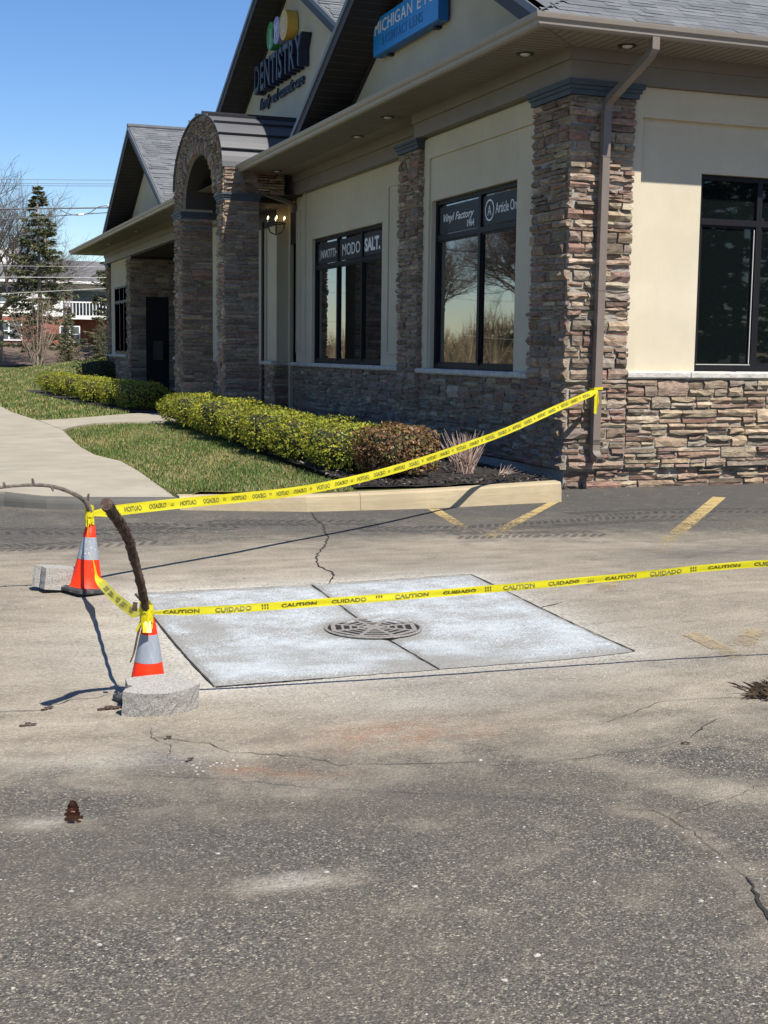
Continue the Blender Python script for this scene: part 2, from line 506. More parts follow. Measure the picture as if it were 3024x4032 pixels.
def crack(pts, w, seed):
    rr = random.Random(seed); fine = []
    for (x0, y0), (x1, y1) in zip(pts, pts[1:]):
        n = max(2, int(math.hypot(x1-x0, y1-y0) / 0.035))
        for k in range(n):
            t = k / n; fine.append((x0+(x1-x0)*t + rr.gauss(0, .006), y0+(y1-y0)*t + rr.gauss(0, .006)))
    fine.append(pts[-1])
    b = MB(); prev = None; n = len(fine)
    for i, (x, y) in enumerate(fine):
        a = fine[max(0, i-1)]; c = fine[min(n-1, i+1)]
        dx, dy = c[0]-a[0], c[1]-a[1]; l = math.hypot(dx, dy) or 1
        ww = w * rr.uniform(0.35, 1.2) * (0.3 + 0.7 * min(1, min(i, n-1-i) / 4))
        z = zg(x, y) + 0.0035
        p = (b.vert((x - dy/l*ww, y + dx/l*ww, z)), b.vert((x + dy/l*ww, y - dx/l*ww, z)))
        if prev: b.face(prev[0], prev[1], p[1], p[0])
        prev = p
    return b.build('crack', MATS['crack'], LOT)
for k, (key, w) in enumerate(dict(A=.008, B=.008, C=.0028, D=.0022, E=.003, F=.006, G=.0018, H=.0018, I=.0018, J=.0012, K=.0014, L=.0012).items()):
    crack(CR[key], w, 40 + k)

def line(quad, mat, name='painted_line', n=22):
    """worn stripe: quad = two near-kerb corners then two far corners"""
    b = MB(); (ax, ay), (bx, by), (cx, cy), (dx, dy) = quad; prev = None
    for i in range(n + 1):
        t = i / n
        l = (ax + (dx-ax)*t, ay + (dy-ay)*t); r = (bx + (cx-bx)*t, by + (cy-by)*t)
        b.cur = (1 - t, 0.5, 0.5, 1)
        p = (b.vert((*l, zg(*l) + 0.004 + (0.02 * sstep((l[0]+.3)/.6) * sstep((l[1]+.5)/.5)))), b.vert((*r, zg(*r) + 0.004)))
        if prev: b.face(prev[0], prev[1], p[1], p[0])
        prev = p
    b.build(name, mat, LOT)
line([(-0.676,-0.992),(-0.552,-0.988),(-2.390,-3.295),(-2.480,-3.215)], M_YEL)
line([(1.335,-0.94),(1.425,-1.05),(-1.42,-4.32),(-1.52,-4.24)], M_YEL, n=40)
line([(-2.087,-1.20),(-1.971,-1.22),(-2.259,-2.555),(-2.354,-2.53)], M_YEL)
line([(-2.525,-5.36),(-2.422,-5.40),(-2.76,-5.78),(-2.851,-5.70)], M_YELF)
line([(-2.453,-6.825),(-2.34,-6.872),(-2.72,-7.26),(-2.83,-7.18)], M_YELF)
line([(-2.82,-6.77),(-2.711,-6.757),(-2.82,-7.612),(-2.928,-7.622)], M_YELF)

# rubber laid down by tyre treads
def scuff_mat():
    t = NT('tyre rubber')
    n = t.noise(22, 6, 0.7)
    t.set(Base_Color=(0.045, 0.043, 0.042), Roughness=0.9, Alpha=t.fr(n, 0.34, 0.66, 0.0, 0.72))
    return t.m
M_SCUF = scuff_mat()
def treads(path, n, w, l, slant, seed):
    rr = random.Random(seed); b = MB()
    for k in range(n):
        f = (k + .5) / n * (len(path) - 1); i = min(len(path) - 2, int(f)); f -= i
        x = path[i][0] + (path[i+1][0] - path[i][0]) * f; y = path[i][1] + (path[i+1][1] - path[i][1]) * f
        dx, dy = path[i+1][0] - path[i][0], path[i+1][1] - path[i][1]; L_ = math.hypot(dx, dy); dx /= L_; dy /= L_
        for side in (-1, 1):
            cx, cy = x - dy * side * w * .55, y + dx * side * w * .55
            q = []
            for a, c in ((-.5, -.45), (.5, -.45), (.5, .45), (-.5, .45)):
                u = a * l * rr.uniform(.8, 1.1) + c * w * slant * side; v_ = c * w * rr.uniform(.8, 1.1)
                px_, py_ = cx + dx * u - dy * v_, cy + dy * u + dx * v_; q.append((px_, py_, zg(px_, py_) + .0038))
            b.poly(q)
    b.build('tyre_mark', M_SCUF, LOT)
treads([(-4.35,-1.62),(-3.9,-1.75),(-3.4,-1.90),(-2.9,-2.0)], 17, .20, .052, .5, 1)
treads([(-5.1,-1.60),(-4.7,-1.75),(-4.2,-2.1)], 11, .18, .05, -.5, 2)
treads([(-2.2,-2.62),(-1.6,-2.55),(-1.0,-2.45),(-.4,-2.40),(.3,-2.55)], 32, .22, .045, .6, 3)
treads([(-6.8,-1.3),(-6.0,-1.75),(-5.2,-2.0),(-4.6,-2.1)], 26, .2, .05, .5, 5)
treads([(-6.6,-2.6),(-5.9,-2.7),(-5.0,-2.6)], 20, .2, .05, -.5, 6)
treads([(-3.2,-2.35),(-2.7,-2.55),(-2.2,-2.62)], 14, .2, .045, .5, 7)
treads([(-.9,-2.0),(-.3,-1.9),(.5,-1.95),(1.2,-2.2)], 26, .2, .045, -.5, 8)
treads([(-2.6,-3.0),(-2.0,-3.05),(-1.3,-3.2)], 18, .2, .045, -.5, 4)

# concrete pad round the drain: two poured panels, slot joints between
PADC = (-4.385, -5.985)
pad = empty('drain_pad', (0, 0, 0)); tag(pad, kind='structure')
def panel(x0, x1, y0, y1):
    b = MB(); n = 26; mk = []
    for j in range(n + 1):
        for i in range(n + 1):
            x = x0 + (x1-x0)*i/n; y = y0 + (y1-y0)*j/n
            e = min(i, j, n-i, n-j)
            jx = 0 if 0 < i < n else R.uniform(-.006, .006); jy = 0 if 0 < j < n else R.uniform(-.006, .006)
            b.vert((x + jx, y + jy, zg(x, y) + (0.012 if e else 0.004)))
            rr = math.hypot(x - PADC[0], y - PADC[1])
            mk.append((max(math.exp(-((rr-0.29)/0.06)**2) * 0.45, 0.6*math.exp(-e/0.7), .5*gauss(x, y, -4.4, -6.9, .5, .25), .45*gauss(x, y, -5.3, -5.6, .15, .9)), 0, 0, 1))
    for j in range(n):
        for i in range(n):
            q = [(x0 + (x1-x0)*(i+.5)/n), (y0 + (y1-y0)*(j+.5)/n)]
            b.face(j*(n+1)+i, j*(n+1)+i+1, (j+1)*(n+1)+i+1, (j+1)*(n+1)+i)
    o = b.build('concrete_panel', M_SLAB, pad)
    ca = o.data.color_attributes.new('Mask', 'FLOAT_COLOR', 'POINT'); ca.data.foreach_set('color', np.array(mk, dtype=np.float32).ravel())
    return o
panel(SX0, SXM - .007, SY0, SY1); panel(SXM + .007, SX1, SY0, SY1)
b = MB()
def joint(p, q, w):
    n = 30; prev = None
    dx, dy = q[0]-p[0], q[1]-p[1]; l = math.hypot(dx, dy)
    for i in range(n + 1):
        t = i/n; x, y = p[0]+dx*t, p[1]+dy*t; ww = w * R.uniform(.5, 1.25); z = zg(x, y) + 0.0065
        c = (b.vert((x - dy/l*ww, y + dx/l*ww, z)), b.vert((x + dy/l*ww, y - dx/l*ww, z)))
        if prev: b.face(prev[0], prev[1], c[1], c[0])
        prev = c
for p, q, w in (((SX0-.006,SY0),(SX0-.006,SY1),.0055),((SX1+.006,SY0),(SX1+.006,SY1),.007),((SX0,SY1+.006),(SX1,SY1+.006),.006),((SXM,SY0),(SXM,SY1),.006),((SX0,SY0-.006),(-5.0,SY0-.006),.005)):
    joint(p, q, w)
b.build('slot_joint', MATS['crack'], pad)

# ---------------------------------------------------------------- drain grate: octagonal cast iron, rings of slots
def iron_mat():
    t = NT('chalky cast iron')
    n = t.noise(90, 5, 0.75)
    c = t.ramp(n, [(0.36, (0.12, 0.105, 0.09)), (0.58, (0.26, 0.24, 0.215)), (0.74, (0.42, 0.41, 0.39))])
    t.set(Base_Color=c, Roughness=0.85, Metallic=0.0)
    t.bump(n, 0.4, 0.004)
    return t.m
M_IRON = iron_mat()
plain('drain void', (0.010, 0.009, 0.008), 1.0)  # flat black colour stands for the shade inside open holes
GZ = zg(*PADC) + 0.014
gr = empty('drain_grate', (PADC[0], PADC[1], GZ), math.radians(-15))
tag(gr, 'octagonal cast iron storm drain grate set in the whitened concrete pad', 'drain grate')
b = MB(); b.lathe([(0.285, 0.001), (0.285, 0.004), (0.268, 0.007), (0.266, 0.004)], 48, cap=False); b.build('rim', M_IRON, gr)
b = MB(); b.lathe([(0.262, 0.0015), (0.262, 0.0035)], 48); b.build('pit', MATS['drain void'], gr)  # black disc just under the bars stands for the dark pit
def octring(r0, r1, z0, z1):
    b = MB()
    for k in range(8):
        a0 = math.radians(22.5 + 45*k); a1 = math.radians(22.5 + 45*(k+1))
        P = [(r*math.cos(a), r*math.sin(a)) for r, a in ((r0,a0),(r1,a0),(r1,a1),(r0,a1))]
        b.prism([(x, y, z0) for x, y in P], (0, 0, z1 - z0))
    return b.build('ring_bar', M_IRON, gr)
for r0, r1 in ((0.236,0.264),(0.184,0.199),(0.134,0.149),(0.086,0.101),(0.04,0.060)):
    octring(r0, r1, 0.0042, 0.0068)
for k in range(8):
    b = MB(); a = math.radians(22.5 + 45*k); c, s = math.cos(a), math.sin(a)
    P = [(0.0*c + w*s, 0.0*s - w*c) for w in ()]
    w = 0.012
    P = [(0.03*c - w*s, 0.03*s + w*c), (0.03*c + w*s, 0.03*s - w*c), (0.258*c + w*s, 0.258*s - w*c), (0.258*c - w*s, 0.258*s + w*c)]
    b.prism([(x, y, 0.0040) for x, y in P][::-1], (0, 0, 0.0026))
    b.build('spoke', M_IRON, gr)
b = MB(); b.lathe([(0.045, 0.0042), (0.045, 0.0064)], 16); b.build('hub', M_IRON, gr)

# ---------------------------------------------------------------- verge: lawn sheet, walks, curb, planting bed
def zl(x, y):
    z = 0.15
    z += 1.15 * math.exp(-(((x - 5) / 7.0) ** 2 + ((y - 46) / 9.5) ** 2))
    z += 1.65 * sstep((y - 84) / 12.0)
    z += 3.2 * sstep((-x - 26 + max(0, (30 - y)) * .2) / 10.0) * sstep((y - 22) / 14.0) * (1 - sstep((y - 76) / 8))
    return z
LX = [-120,-90,-70,-56,-46,-40,-36,-32,-28,-24,-20,-16,-13,-11,-9.5] + list(np.arange(-8.5, 9.1, 0.5)) + [11,14,18,24,34,50,80,120]
LY = [2.0,3,4,5,6,7,8,10,12,14,16,18,20,22,25,28,31,34,37,40,43,46,49,52,56,60,66,72,78,84,86,88,90,92,94,96,100,110,130,170]
b = MB()
for y in LY:
    for x in LX: b.vert((x, y, zl(x, y) - (0.02 if x < 11 else .3)))
nx = len(LX)
for j in range(len(LY)-1):
    for i in range(nx-1): b.face(j*nx+i, j*nx+i+1, (j+1)*nx+i+1, (j+1)*nx+i)
lawn = tag(b.build('lawn', M_LAWN, smooth=True), kind='structure')
# front part of the lawn, filling up to the curb
def along(pts, x):
    for (x0, y0), (x1, y1) in zip(pts, pts[1:]):
        if min(x0, x1) <= x <= max(x0, x1) and x0 != x1: return y0 + (y1-y0)*(x-x0)/(x1-x0)
    return pts[-1][1]
b = MB(); prev = None
for x in list(np.arange(-9.4, -0.45, 0.2)) + [-0.47]:
    y0 = along(CURBG, x) + 0.14; row = []
    for k in range(9):
        y = y0 + (2.0 - y0) * k / 8
        edge = 0.185 if x > -4.3 else 0.075
        z = edge + (0.13 - edge) * sstep((y - y0) / 1.5) if x <= -4.3 else (0.165 + (0.13 - 0.165) * sstep((y - y0) / 1.5))
        row.append(b.vert((x, y, z)))
    if prev:
        for k in range(8): b.face(prev[k], row[k], row[k+1], prev[k+1])
    prev = row
tag(b.build('lawn', M_LAWN, smooth=True), kind='structure')

def ribbon(name, left, right, z, mat, thick=0.12, joints=()):
    """flat slab between two polylines with the same number of points"""
    b = MB(); n = len(left)
    zz = z if callable(z) else (lambda x, y: z)
    L = [b.vert((*p, zz(*p))) for p in left]; Rr = [b.vert((*p, zz(*p))) for p in right]
    L2 = [b.vert((*p, zz(*p)-thick)) for p in left]; R2 = [b.vert((*p, zz(*p)-thick)) for p in right]
    for i in range(n-1):
        b.face(L[i], Rr[i], Rr[i+1], L[i+1]); b.face(L[i], L[i+1], L2[i+1], L2[i]); b.face(Rr[i+1], Rr[i], R2[i], R2[i+1])
    b.face(Rr[0], L[0], L2[0], R2[0]); b.face(L[-1], Rr[-1], R2[-1], L2[-1])
    return b.build(name, mat)
def zw(x, y): return 0.105 + 0.065 * sstep((y + 0.6) / 2.4)
# main walk as separate poured squares (joint gaps of 8 mm)
right = SW_R + [(-4.30,10.6),(-4.362,12.204),(-4.548,15.358),(-4.563,18.508),(-4.6,26),(-4.7,40)]
walk = empty('sidewalk'); tag(walk, kind='structure')
def xr_at(y):
    for (x0, y0), (x1, y1) in zip(right, right[1:]):
        if y0 <= y <= y1: return x0 + (x1-x0)*(y-y0)/(y1-y0)
    return right[-1][0]
cuts = [-0.52, 1.6, 3.5, 5.5, 7.6, 9.4, 12.1, 14.2, 16.4, 18.6, 21, 23.4, 26, 28.5, 31, 34, 37, 40]
for y0, y1 in zip(cuts, cuts[1:]):
    ysub = [y0 + .004 + (y1 - y0 - .008) * k / 4 for k in range(5)]
    if y0 < 0:
        lf = [(-9.3, 1.8), (-9.3, 1.81), (-9.3, 1.82), (-9.3, 1.83), (-9.3, 1.596)]
        b = MB()
        P = [(-4.41, -0.50), (-5.28, -0.24), (-5.62, -0.09), (-5.93, 0.24), (-7.1, 0.90), (-8.4, 1.596), (-4.39, 1.596)]
        b.prism([(x, y, zw(x, y)) for x, y in P][::-1], (0, 0, -0.10))
        b.build('paving_slab', M_WALK, walk)
        continue
    ribbon('paving_slab', [(-7.9, y) for y in ysub], [(xr_at(y), y) for y in ysub], zw, M_WALK).parent = walk
def rs(pts, n):
    d = [0]
    for p, q in zip(pts, pts[1:]): d.append(d[-1] + math.hypot(q[0]-p[0], q[1]-p[1]))
    out = []
    for k in range(n):
        t = d[-1]*k/(n-1)
        for i in range(len(d)-1):
            if d[i] <= t <= d[i+1] + 1e-9:
                f = (t-d[i])/(d[i+1]-d[i]); out.append((pts[i][0]+(pts[i+1][0]-pts[i][0])*f, pts[i][1]+(pts[i+1][1]-pts[i][1])*f)); break
    return out
tag(ribbon('entry_walk', rs(EW_F, 8), rs(EW_N, 8), 0.176, M_WALK), kind='structure')
tag(ribbon('entry_walk', [(-1.0,15.0),(1.5,15.0)], [(-1.0,11.7),(1.5,11.7)], 0.172, M_WALK), kind='structure')

# curb: tan cast concrete on the right, tar-stained low lip on the left
def curbpiece(pts, h0, h1, wd, mat):
    b = MB(); prev = None; n = len(pts)
    for i, (x, y) in enumerate(pts):
        h = h0 + (h1-h0)*i/(n-1)
        prof = [(0, -0.05), (0.012, h*0.55), (0.022, h-0.02), (0.04, h), (wd, h+0.004), (wd, -0.05)]
        row = [b.vert((x, y+o, z)) for o, z in prof]
        if prev:
            for k in range(len(row)): b.face(prev[k], row[k], row[(k+1)%len(row)], prev[(k+1)%len(row)])
        else: b.face(*row[::-1])
        prev = row
    b.face(*prev)
    return b
c0 = rs(CURBG[4:], 24)
cp = rs(CURBG[5:], 31)
for i0, i1 in ((0, 13), (13, 30)):
    seg = cp[i0:i1+1]; seg[-1] = (seg[-1][0] - .004, seg[-1][1])
    b = curbpiece(seg, 0.13 + .075*i0/30, 0.13 + .075*i1/30, 0.17, M_CURB)
    tag(b.build('curb', M_CURB), kind='structure')
b = curbpiece(rs(CURBG[:6], 24), 0.09, 0.105, 0.16, M_LIP)
tag(b.build('curb', M_LIP), kind='structure')

# planting bed along the front wall
bedpoly = [(-0.47,-0.78),(-2.70,-0.95)] + BED[::-1] + [(-1.0,11.6),(0.5,11.6),(0.5,0.06),(-0.10,0.05)]
def bedz(x, y): return 0.195 - 0.06 * sstep((x + 0.9) / 0.8)
b = MB(); nx_ = 14
yy = [-0.80,-0.5,-0.2,0.06,0.3,0.6,1,1.5,2,3,4,5,6,7,8,9,10,11,11.55]; prev = None
for y in yy:
    xl = np.interp(y, [p[1] for p in BED[::-1]], [p[0] for p in BED[::-1]]); xr = -0.02 if y > 0.04 else -0.40
    row = [b.vert((xl + (xr-xl)*k/nx_, y, bedz(xl + (xr-xl)*k/nx_, y) + R.uniform(-.012, .012))) for k in range(nx_+1)]
    if prev:
        for k in range(nx_): b.face(prev[k], prev[k+1], row[k+1], row[k])
    prev = row
tag(b.build('planting_bed', MATS['mulch'], smooth=True), kind='structure')
b = MB()
P = [(-2.9,27.6),(-2.9,30.2),(0.0,30.2),(0.3,15.8),(-1.0,15.2),(-2.05,15.5),(-2.45,20),(-2.7,24)]
b.poly([(x, y, 0.165) for x, y in P][::-1])
tag(b.build('planting_bed', MATS['mulch']), kind='structure')
# street crossing far beyond, and a leaf-littered bank
b = MB(); b.poly([(-24,52,0.16),(-1.0,49,0.16),(-0.3,55,0.16),(-24,60,0.16)])
tag(b.build('street', MATS['street']), kind='structure')
b = MB(); prev = None
for y in (83.5,85,87,89,91,93,95,97):
    row = [b.vert((x, y, zl(x, y) + .03 + R.uniform(0, .05))) for x in np.arange(-30, 40, 1.0)]
    if prev:
        for k in range(len(row)-1): b.face(prev[k], prev[k+1], row[k+1], row[k])
    prev = row
tag(b.build('leaf_bank', MATS['dead leaf mulch'], smooth=True), kind='structure')

# loose mulch chips, grass blades, pebbles
b = MB(); rr = random.Random(3)
for _ in range(5200):
    y = -0.75 + 12.2 * rr.random() ** 1.7; xl = np.interp(y, [p[1] for p in BED[::-1]], [p[0] for p in BED[::-1]])
    x = rr.uniform(xl - .05, -0.05 if y > .05 else -0.42)
    g = rr.uniform(.010, .06) if rr.random() > .06 else rr.uniform(.1, .22)
    b.cur = (g*1.05, g*.88, g*.72, 1)
    a = rr.uniform(0, 6.28); l = rr.uniform(.008, .028); w = l * rr.uniform(.2, .5)
    u = Vector((math.cos(a)*l, math.sin(a)*l, rr.uniform(-.4, .4)*l)); v = Vector((-math.sin(a)*w, math.cos(a)*w, rr.uniform(-.5, .5)*w))
    b.quad((x, y, bedz(x, y) + rr.uniform(.006, .026)), u, v)
tag(b.build('mulch_chips', M_BLADE), 'dark shredded bark mulch chips loose on the planting bed', 'mulch', kind='stuff')

def grass(poly, n, seed, zf, hs=(.035, .085), wd=.0042, dense=None):
    rr = random.Random(seed); b = MB()
    x0 = min(p[0] for p in poly); x1 = max(p[0] for p in poly); y0 = min(p[1] for p in poly); y1 = max(p[1] for p in poly)
    k = 0
    while k < n:
        x = rr.uniform(x0, x1); y = y0 + (y1-y0) * (rr.random() ** (dense or 1.0))
        if not inside(x, y, poly): continue
        k += 1
        pt = math.sin(x*2.1 + 1.3) * math.sin(y*1.3 + x) + 0.6 * math.sin(x*5.3 - y*2.2)
        dry = rr.random() < 0.50 + 0.20 * pt
        if dry: c = (rr.uniform(.22,.36), rr.uniform(.19,.29), rr.uniform(.08,.13))
        else:
            g = rr.uniform(.6, 1.25); c = (.075*g, .125*g, .025*g)
        b.cur = (*c, 1)
        a = rr.uniform(0, 6.28); h = rr.uniform(*hs) * (0.75 if dry else 1); lean = rr.uniform(.1, .85) * h
        z = zf(x, y); w = wd * rr.uniform(.7, 1.4)
        p0 = b.vert((x - math.sin(a)*w, y + math.cos(a)*w, z)); p1 = b.vert((x + math.sin(a)*w, y - math.cos(a)*w, z))
        p2 = b.vert((x + math.cos(a)*lean, y + math.sin(a)*lean, z + h))
        b.face(p0, p1, p2)
    return b
front = SW_R[::1] + EW_N[1:4] + [(p[0]-.02, p[1]) for p in BED] + [(-2.75,-0.95),(-4.40,-0.52)]
zf = lambda x, y: 0.165 - 0.035 * sstep((y + .6) / 1.5)
tag(grass(front, 52000, 5, zf, (.022, .055), dense=1.6).build('grass', M_BLADE), 'half dormant lawn between the walk and the clipped hedge', 'grass', kind='stuff')
back = [(-4.36,12.3),(-3.72,12.85),(-2.30,14.65),(-2.1,15.6),(-2.5,20),(-2.75,24),(-2.95,28),(-2.95,31),(0.2,35),(4,46),(-4,46),(-4.5,30),(-4.55,18.5)]
tag(grass(back, 30000, 6, lambda x, y: zl(x, y) - .02, (.04, .10), .009, 1.3).build('grass', M_BLADE), 'half dormant lawn running back beside the far clipped hedge', 'grass', kind='stuff')

b = MB(); rr = random.Random(17)
def pebble(b, x, y, s, col):
    b.cur = (*col, 1)
    z = zg(x, y); a = rr.uniform(0, 3.1); n = 6
    top = b.vert((x, y, z + s*.75)); ring = []
    for k in range(n):
        t = a + 2*math.pi*k/n; q = s * rr.uniform(.7, 1.2)
        ring.append(b.vert((x + math.cos(t)*q*1.25, y + math.sin(t)*q, z + s*rr.uniform(.12, .35))))
    low = [b.vert((b.v[i][0], b.v[i][1], z - .002)) for i in ring]
    for k in range(n):
        b.face(ring[k], ring[(k+1)%n], top); b.face(low[k], low[(k+1)%n], ring[(k+1)%n], ring[k])
for _ in range(1100):
    y = -10.7 + 9.9 * rr.random() ** 1.5; x = rr.uniform(-7.6 + (y+10.7)*.05, -4.6 + (y + 10.7) * 0.62)
    if SX0 < x < SX1 and SY0 < y < SY1: continue
    if y > -1.2 and x < -.4: continue
    g = rr.uniform(.14, .42); s = rr.choice((.0018, .0022, .003, .003, .004)) if rr.random() < .99 else .007
    pebble(b, x, y, s, (g, g*.95, g*.86))
for (cx, cy, sx, sy, n) in ((-5.86,-8.15,.10,.05,40),(-4.6,-7.25,.7,.10,170),(-3.4,-7.1,.4,.12,60),(-4.6,-10.0,.06,.3,40),(1.0,-.35,1.6,.15,140),(-3.3,-1.5,.2,.12,14),(-5.3,-7.3,.3,.1,40)):
    for _ in range(n):
        g = rr.uniform(.2, .40); pebble(b, rr.gauss(cx, sx), rr.gauss(cy, sy), rr.uniform(.002, .006), (g, g*.96, g*.9))
for x, y, s in ((-6.05,-9.16,.011),(-5.78,-9.42,.013),(-6.5,-9.75,.012),(-5.46,-10.17,.015),(-5.6,-10.27,.011),(-4.86,-10.0,.012)):
    pebble(b, x, y, s*.62, (.33,.31,.27))
tag(b.build('loose_gravel', M_BLADE), 'pale loose grit and pebbles scattered over the asphalt', 'gravel', kind='stuff')
# ---------------------------------------------------------------- building materials
def stucco_mat():
    t = NT('cream stucco')
    n = t.noise(1.2, 6, 0.6)
    c = t.ramp(n, [(0.3, (0.490, 0.432, 0.318)), (0.7, (0.560, 0.497, 0.372))])
    c = t.mix(t.fr(t.noise(9, 6, 0.7), 0.4, 0.75, 0, 0.16), c, (0.40, 0.35, 0.25))
    st = t.noise(3.0, 5, 0.6, t.pos((3.0, 3.0, 0.35)))
    c = t.mix(t.fr(st, 0.55, 0.8, 0, 0.22), c, (0.36, 0.33, 0.26))
    t.set(Base_Color=c, Roughness=0.93, Specular_IOR_Level=0.2)
    t.bump(t.noise(170, 4, 0.7), 0.35, 0.004)
    return t.m
M_STUC = stucco_mat()
def stone_mat():
    t = NT('ledge stone')
    c = t.attr('Col')
    n = t.noise(16, 7, 0.68, t.pos((1, 1, 2.2)))
    c2 = t.mix(t.fr(n, 0.30, 0.72), t.mix(1.0, c, (0.62, 0.59, 0.57), 'MULTIPLY'), t.mix(1.0, c, (1.62, 1.54, 1.42), 'MULTIPLY'))
    fl = t.noise(60, 6, 0.75)
    c2 = t.mix(t.fr(fl, 0.56, 0.75, 0, 0.4), c2, (0.40, 0.33, 0.25))
    ru = t.noise(7, 4, 0.6)
    c2 = t.mix(t.fr(ru, 0.58, 0.75, 0, 0.45), c2, (0.20, 0.105, 0.06))
    t.set(Base_Color=c2, Roughness=0.9, Specular_IOR_Level=0.25)
    h = t.math('ADD', t.noise(22, 7, 0.7, t.pos((1, 1, 2.8))), t.math('MULTIPLY', t.noise(110, 4, 0.7), 0.4))
    t.bump(h, 0.9, 0.025)
    return t.m
M_STONE = stone_mat()
plain('mortar', (0.27, 0.255, 0.22), 0.95, 0.2, 20, 0.4, 120)
plain('brown trim', (0.175, 0.153, 0.130), 0.55, 0.08, 3)
plain('gutter metal', (0.255, 0.222, 0.185), 0.42, 0.06, 3)
plain('downspout metal', (0.165, 0.135, 0.112), 0.40, 0.07, 4)
plain('soffit', (0.215, 0.187, 0.150), 0.6, 0.08, 3)
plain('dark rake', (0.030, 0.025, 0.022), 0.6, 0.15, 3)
plain('rake edge', (0.150, 0.150, 0.160), 0.5, 0.1, 3)
plain('slate capital', (0.042, 0.058, 0.072), 0.6, 0.2, 6)
plain('sill stone', (0.50, 0.475, 0.42), 0.9, 0.22, 12, 0.8, 40, bdist=0.012)
plain('window frame', (0.010, 0.009, 0.011), 0.5, 0.15, 3, spec=0.2)
plain('white trim', (0.55, 0.54, 0.50), 0.6, 0.05)
plain('banner', (0.016, 0.016, 0.019), 0.6, 0.2, 8)
plain('white lettering', (0.72, 0.72, 0.70), 0.6, 0.04)
plain('dark interior', (0.006, 0.006, 0.007), 0.9)  # near-black colour stands for the shade in recesses and rooms
plain('metal roof', (0.088, 0.088, 0.092), 0.6, 0.10, 1.5)
plain('metal rib', (0.030, 0.030, 0.033), 0.45, 0.1, 2)
plain('black iron', (0.012, 0.012, 0.012), 0.5, 0.1)
plain('bed stubble', (0.16, 0.14, 0.12), 0.9, 0.3, 8)
def shingle_mat():
    t = NT('asphalt shingle')
    c = t.attr('Col')
    n = t.noise(260, 3, 0.7); n2 = t.noise(3, 5, 0.6)
    k = t.mix(t.fr(n, 0.35, 0.7), (0.62, 0.64, 0.66), (1.3, 1.3, 1.28))
    c = t.mix(1.0, t.mix(1.0, c, k, 'MULTIPLY'), t.mix(t.fr(n2, .3, .7), (0.85, 0.86, 0.88), (1.12, 1.1, 1.08)), 'MULTIPLY')
    t.set(Base_Color=c, Roughness=0.9, Specular_IOR_Level=0.3)
    t.bump(n, 0.4, 0.004)
    return t.m
M_SHIN = shingle_mat()
def glass_mat(name, ior, tint):
    t = NT(name)
    t.set(Base_Color=tint, Roughness=0.015, IOR=ior, Specular_IOR_Level=0.5)
    n = t.noise(1.1, 2, 0.5)
    t.bump(n, 0.05, 0.02)
    return t.m
M_GLASS = glass_mat('coated window glass', 3.3, (0.004, 0.005, 0.005))
M_GLASS2 = glass_mat('tinted window glass', 1.5, (0.004, 0.006, 0.006))
def emis(name, col, s):
    t = NT(name)
    t.b.inputs['Base Color'].default_value = (*col, 1)
    t.b.inputs['Emission Color'].default_value = (*col, 1); t.b.inputs['Emission Strength'].default_value = s
    return t.m
M_BULB = emis('candle bulb', (1.0, 0.66, 0.30), 5.0)
plain('light lens', (0.62, 0.60, 0.55), 0.4, 0.02)

BLD = empty('office_building', (0, 0, 0))
tag(BLD, 'single storey office building of cream stucco and ledge stone with shingled gables and arched porch', 'building')

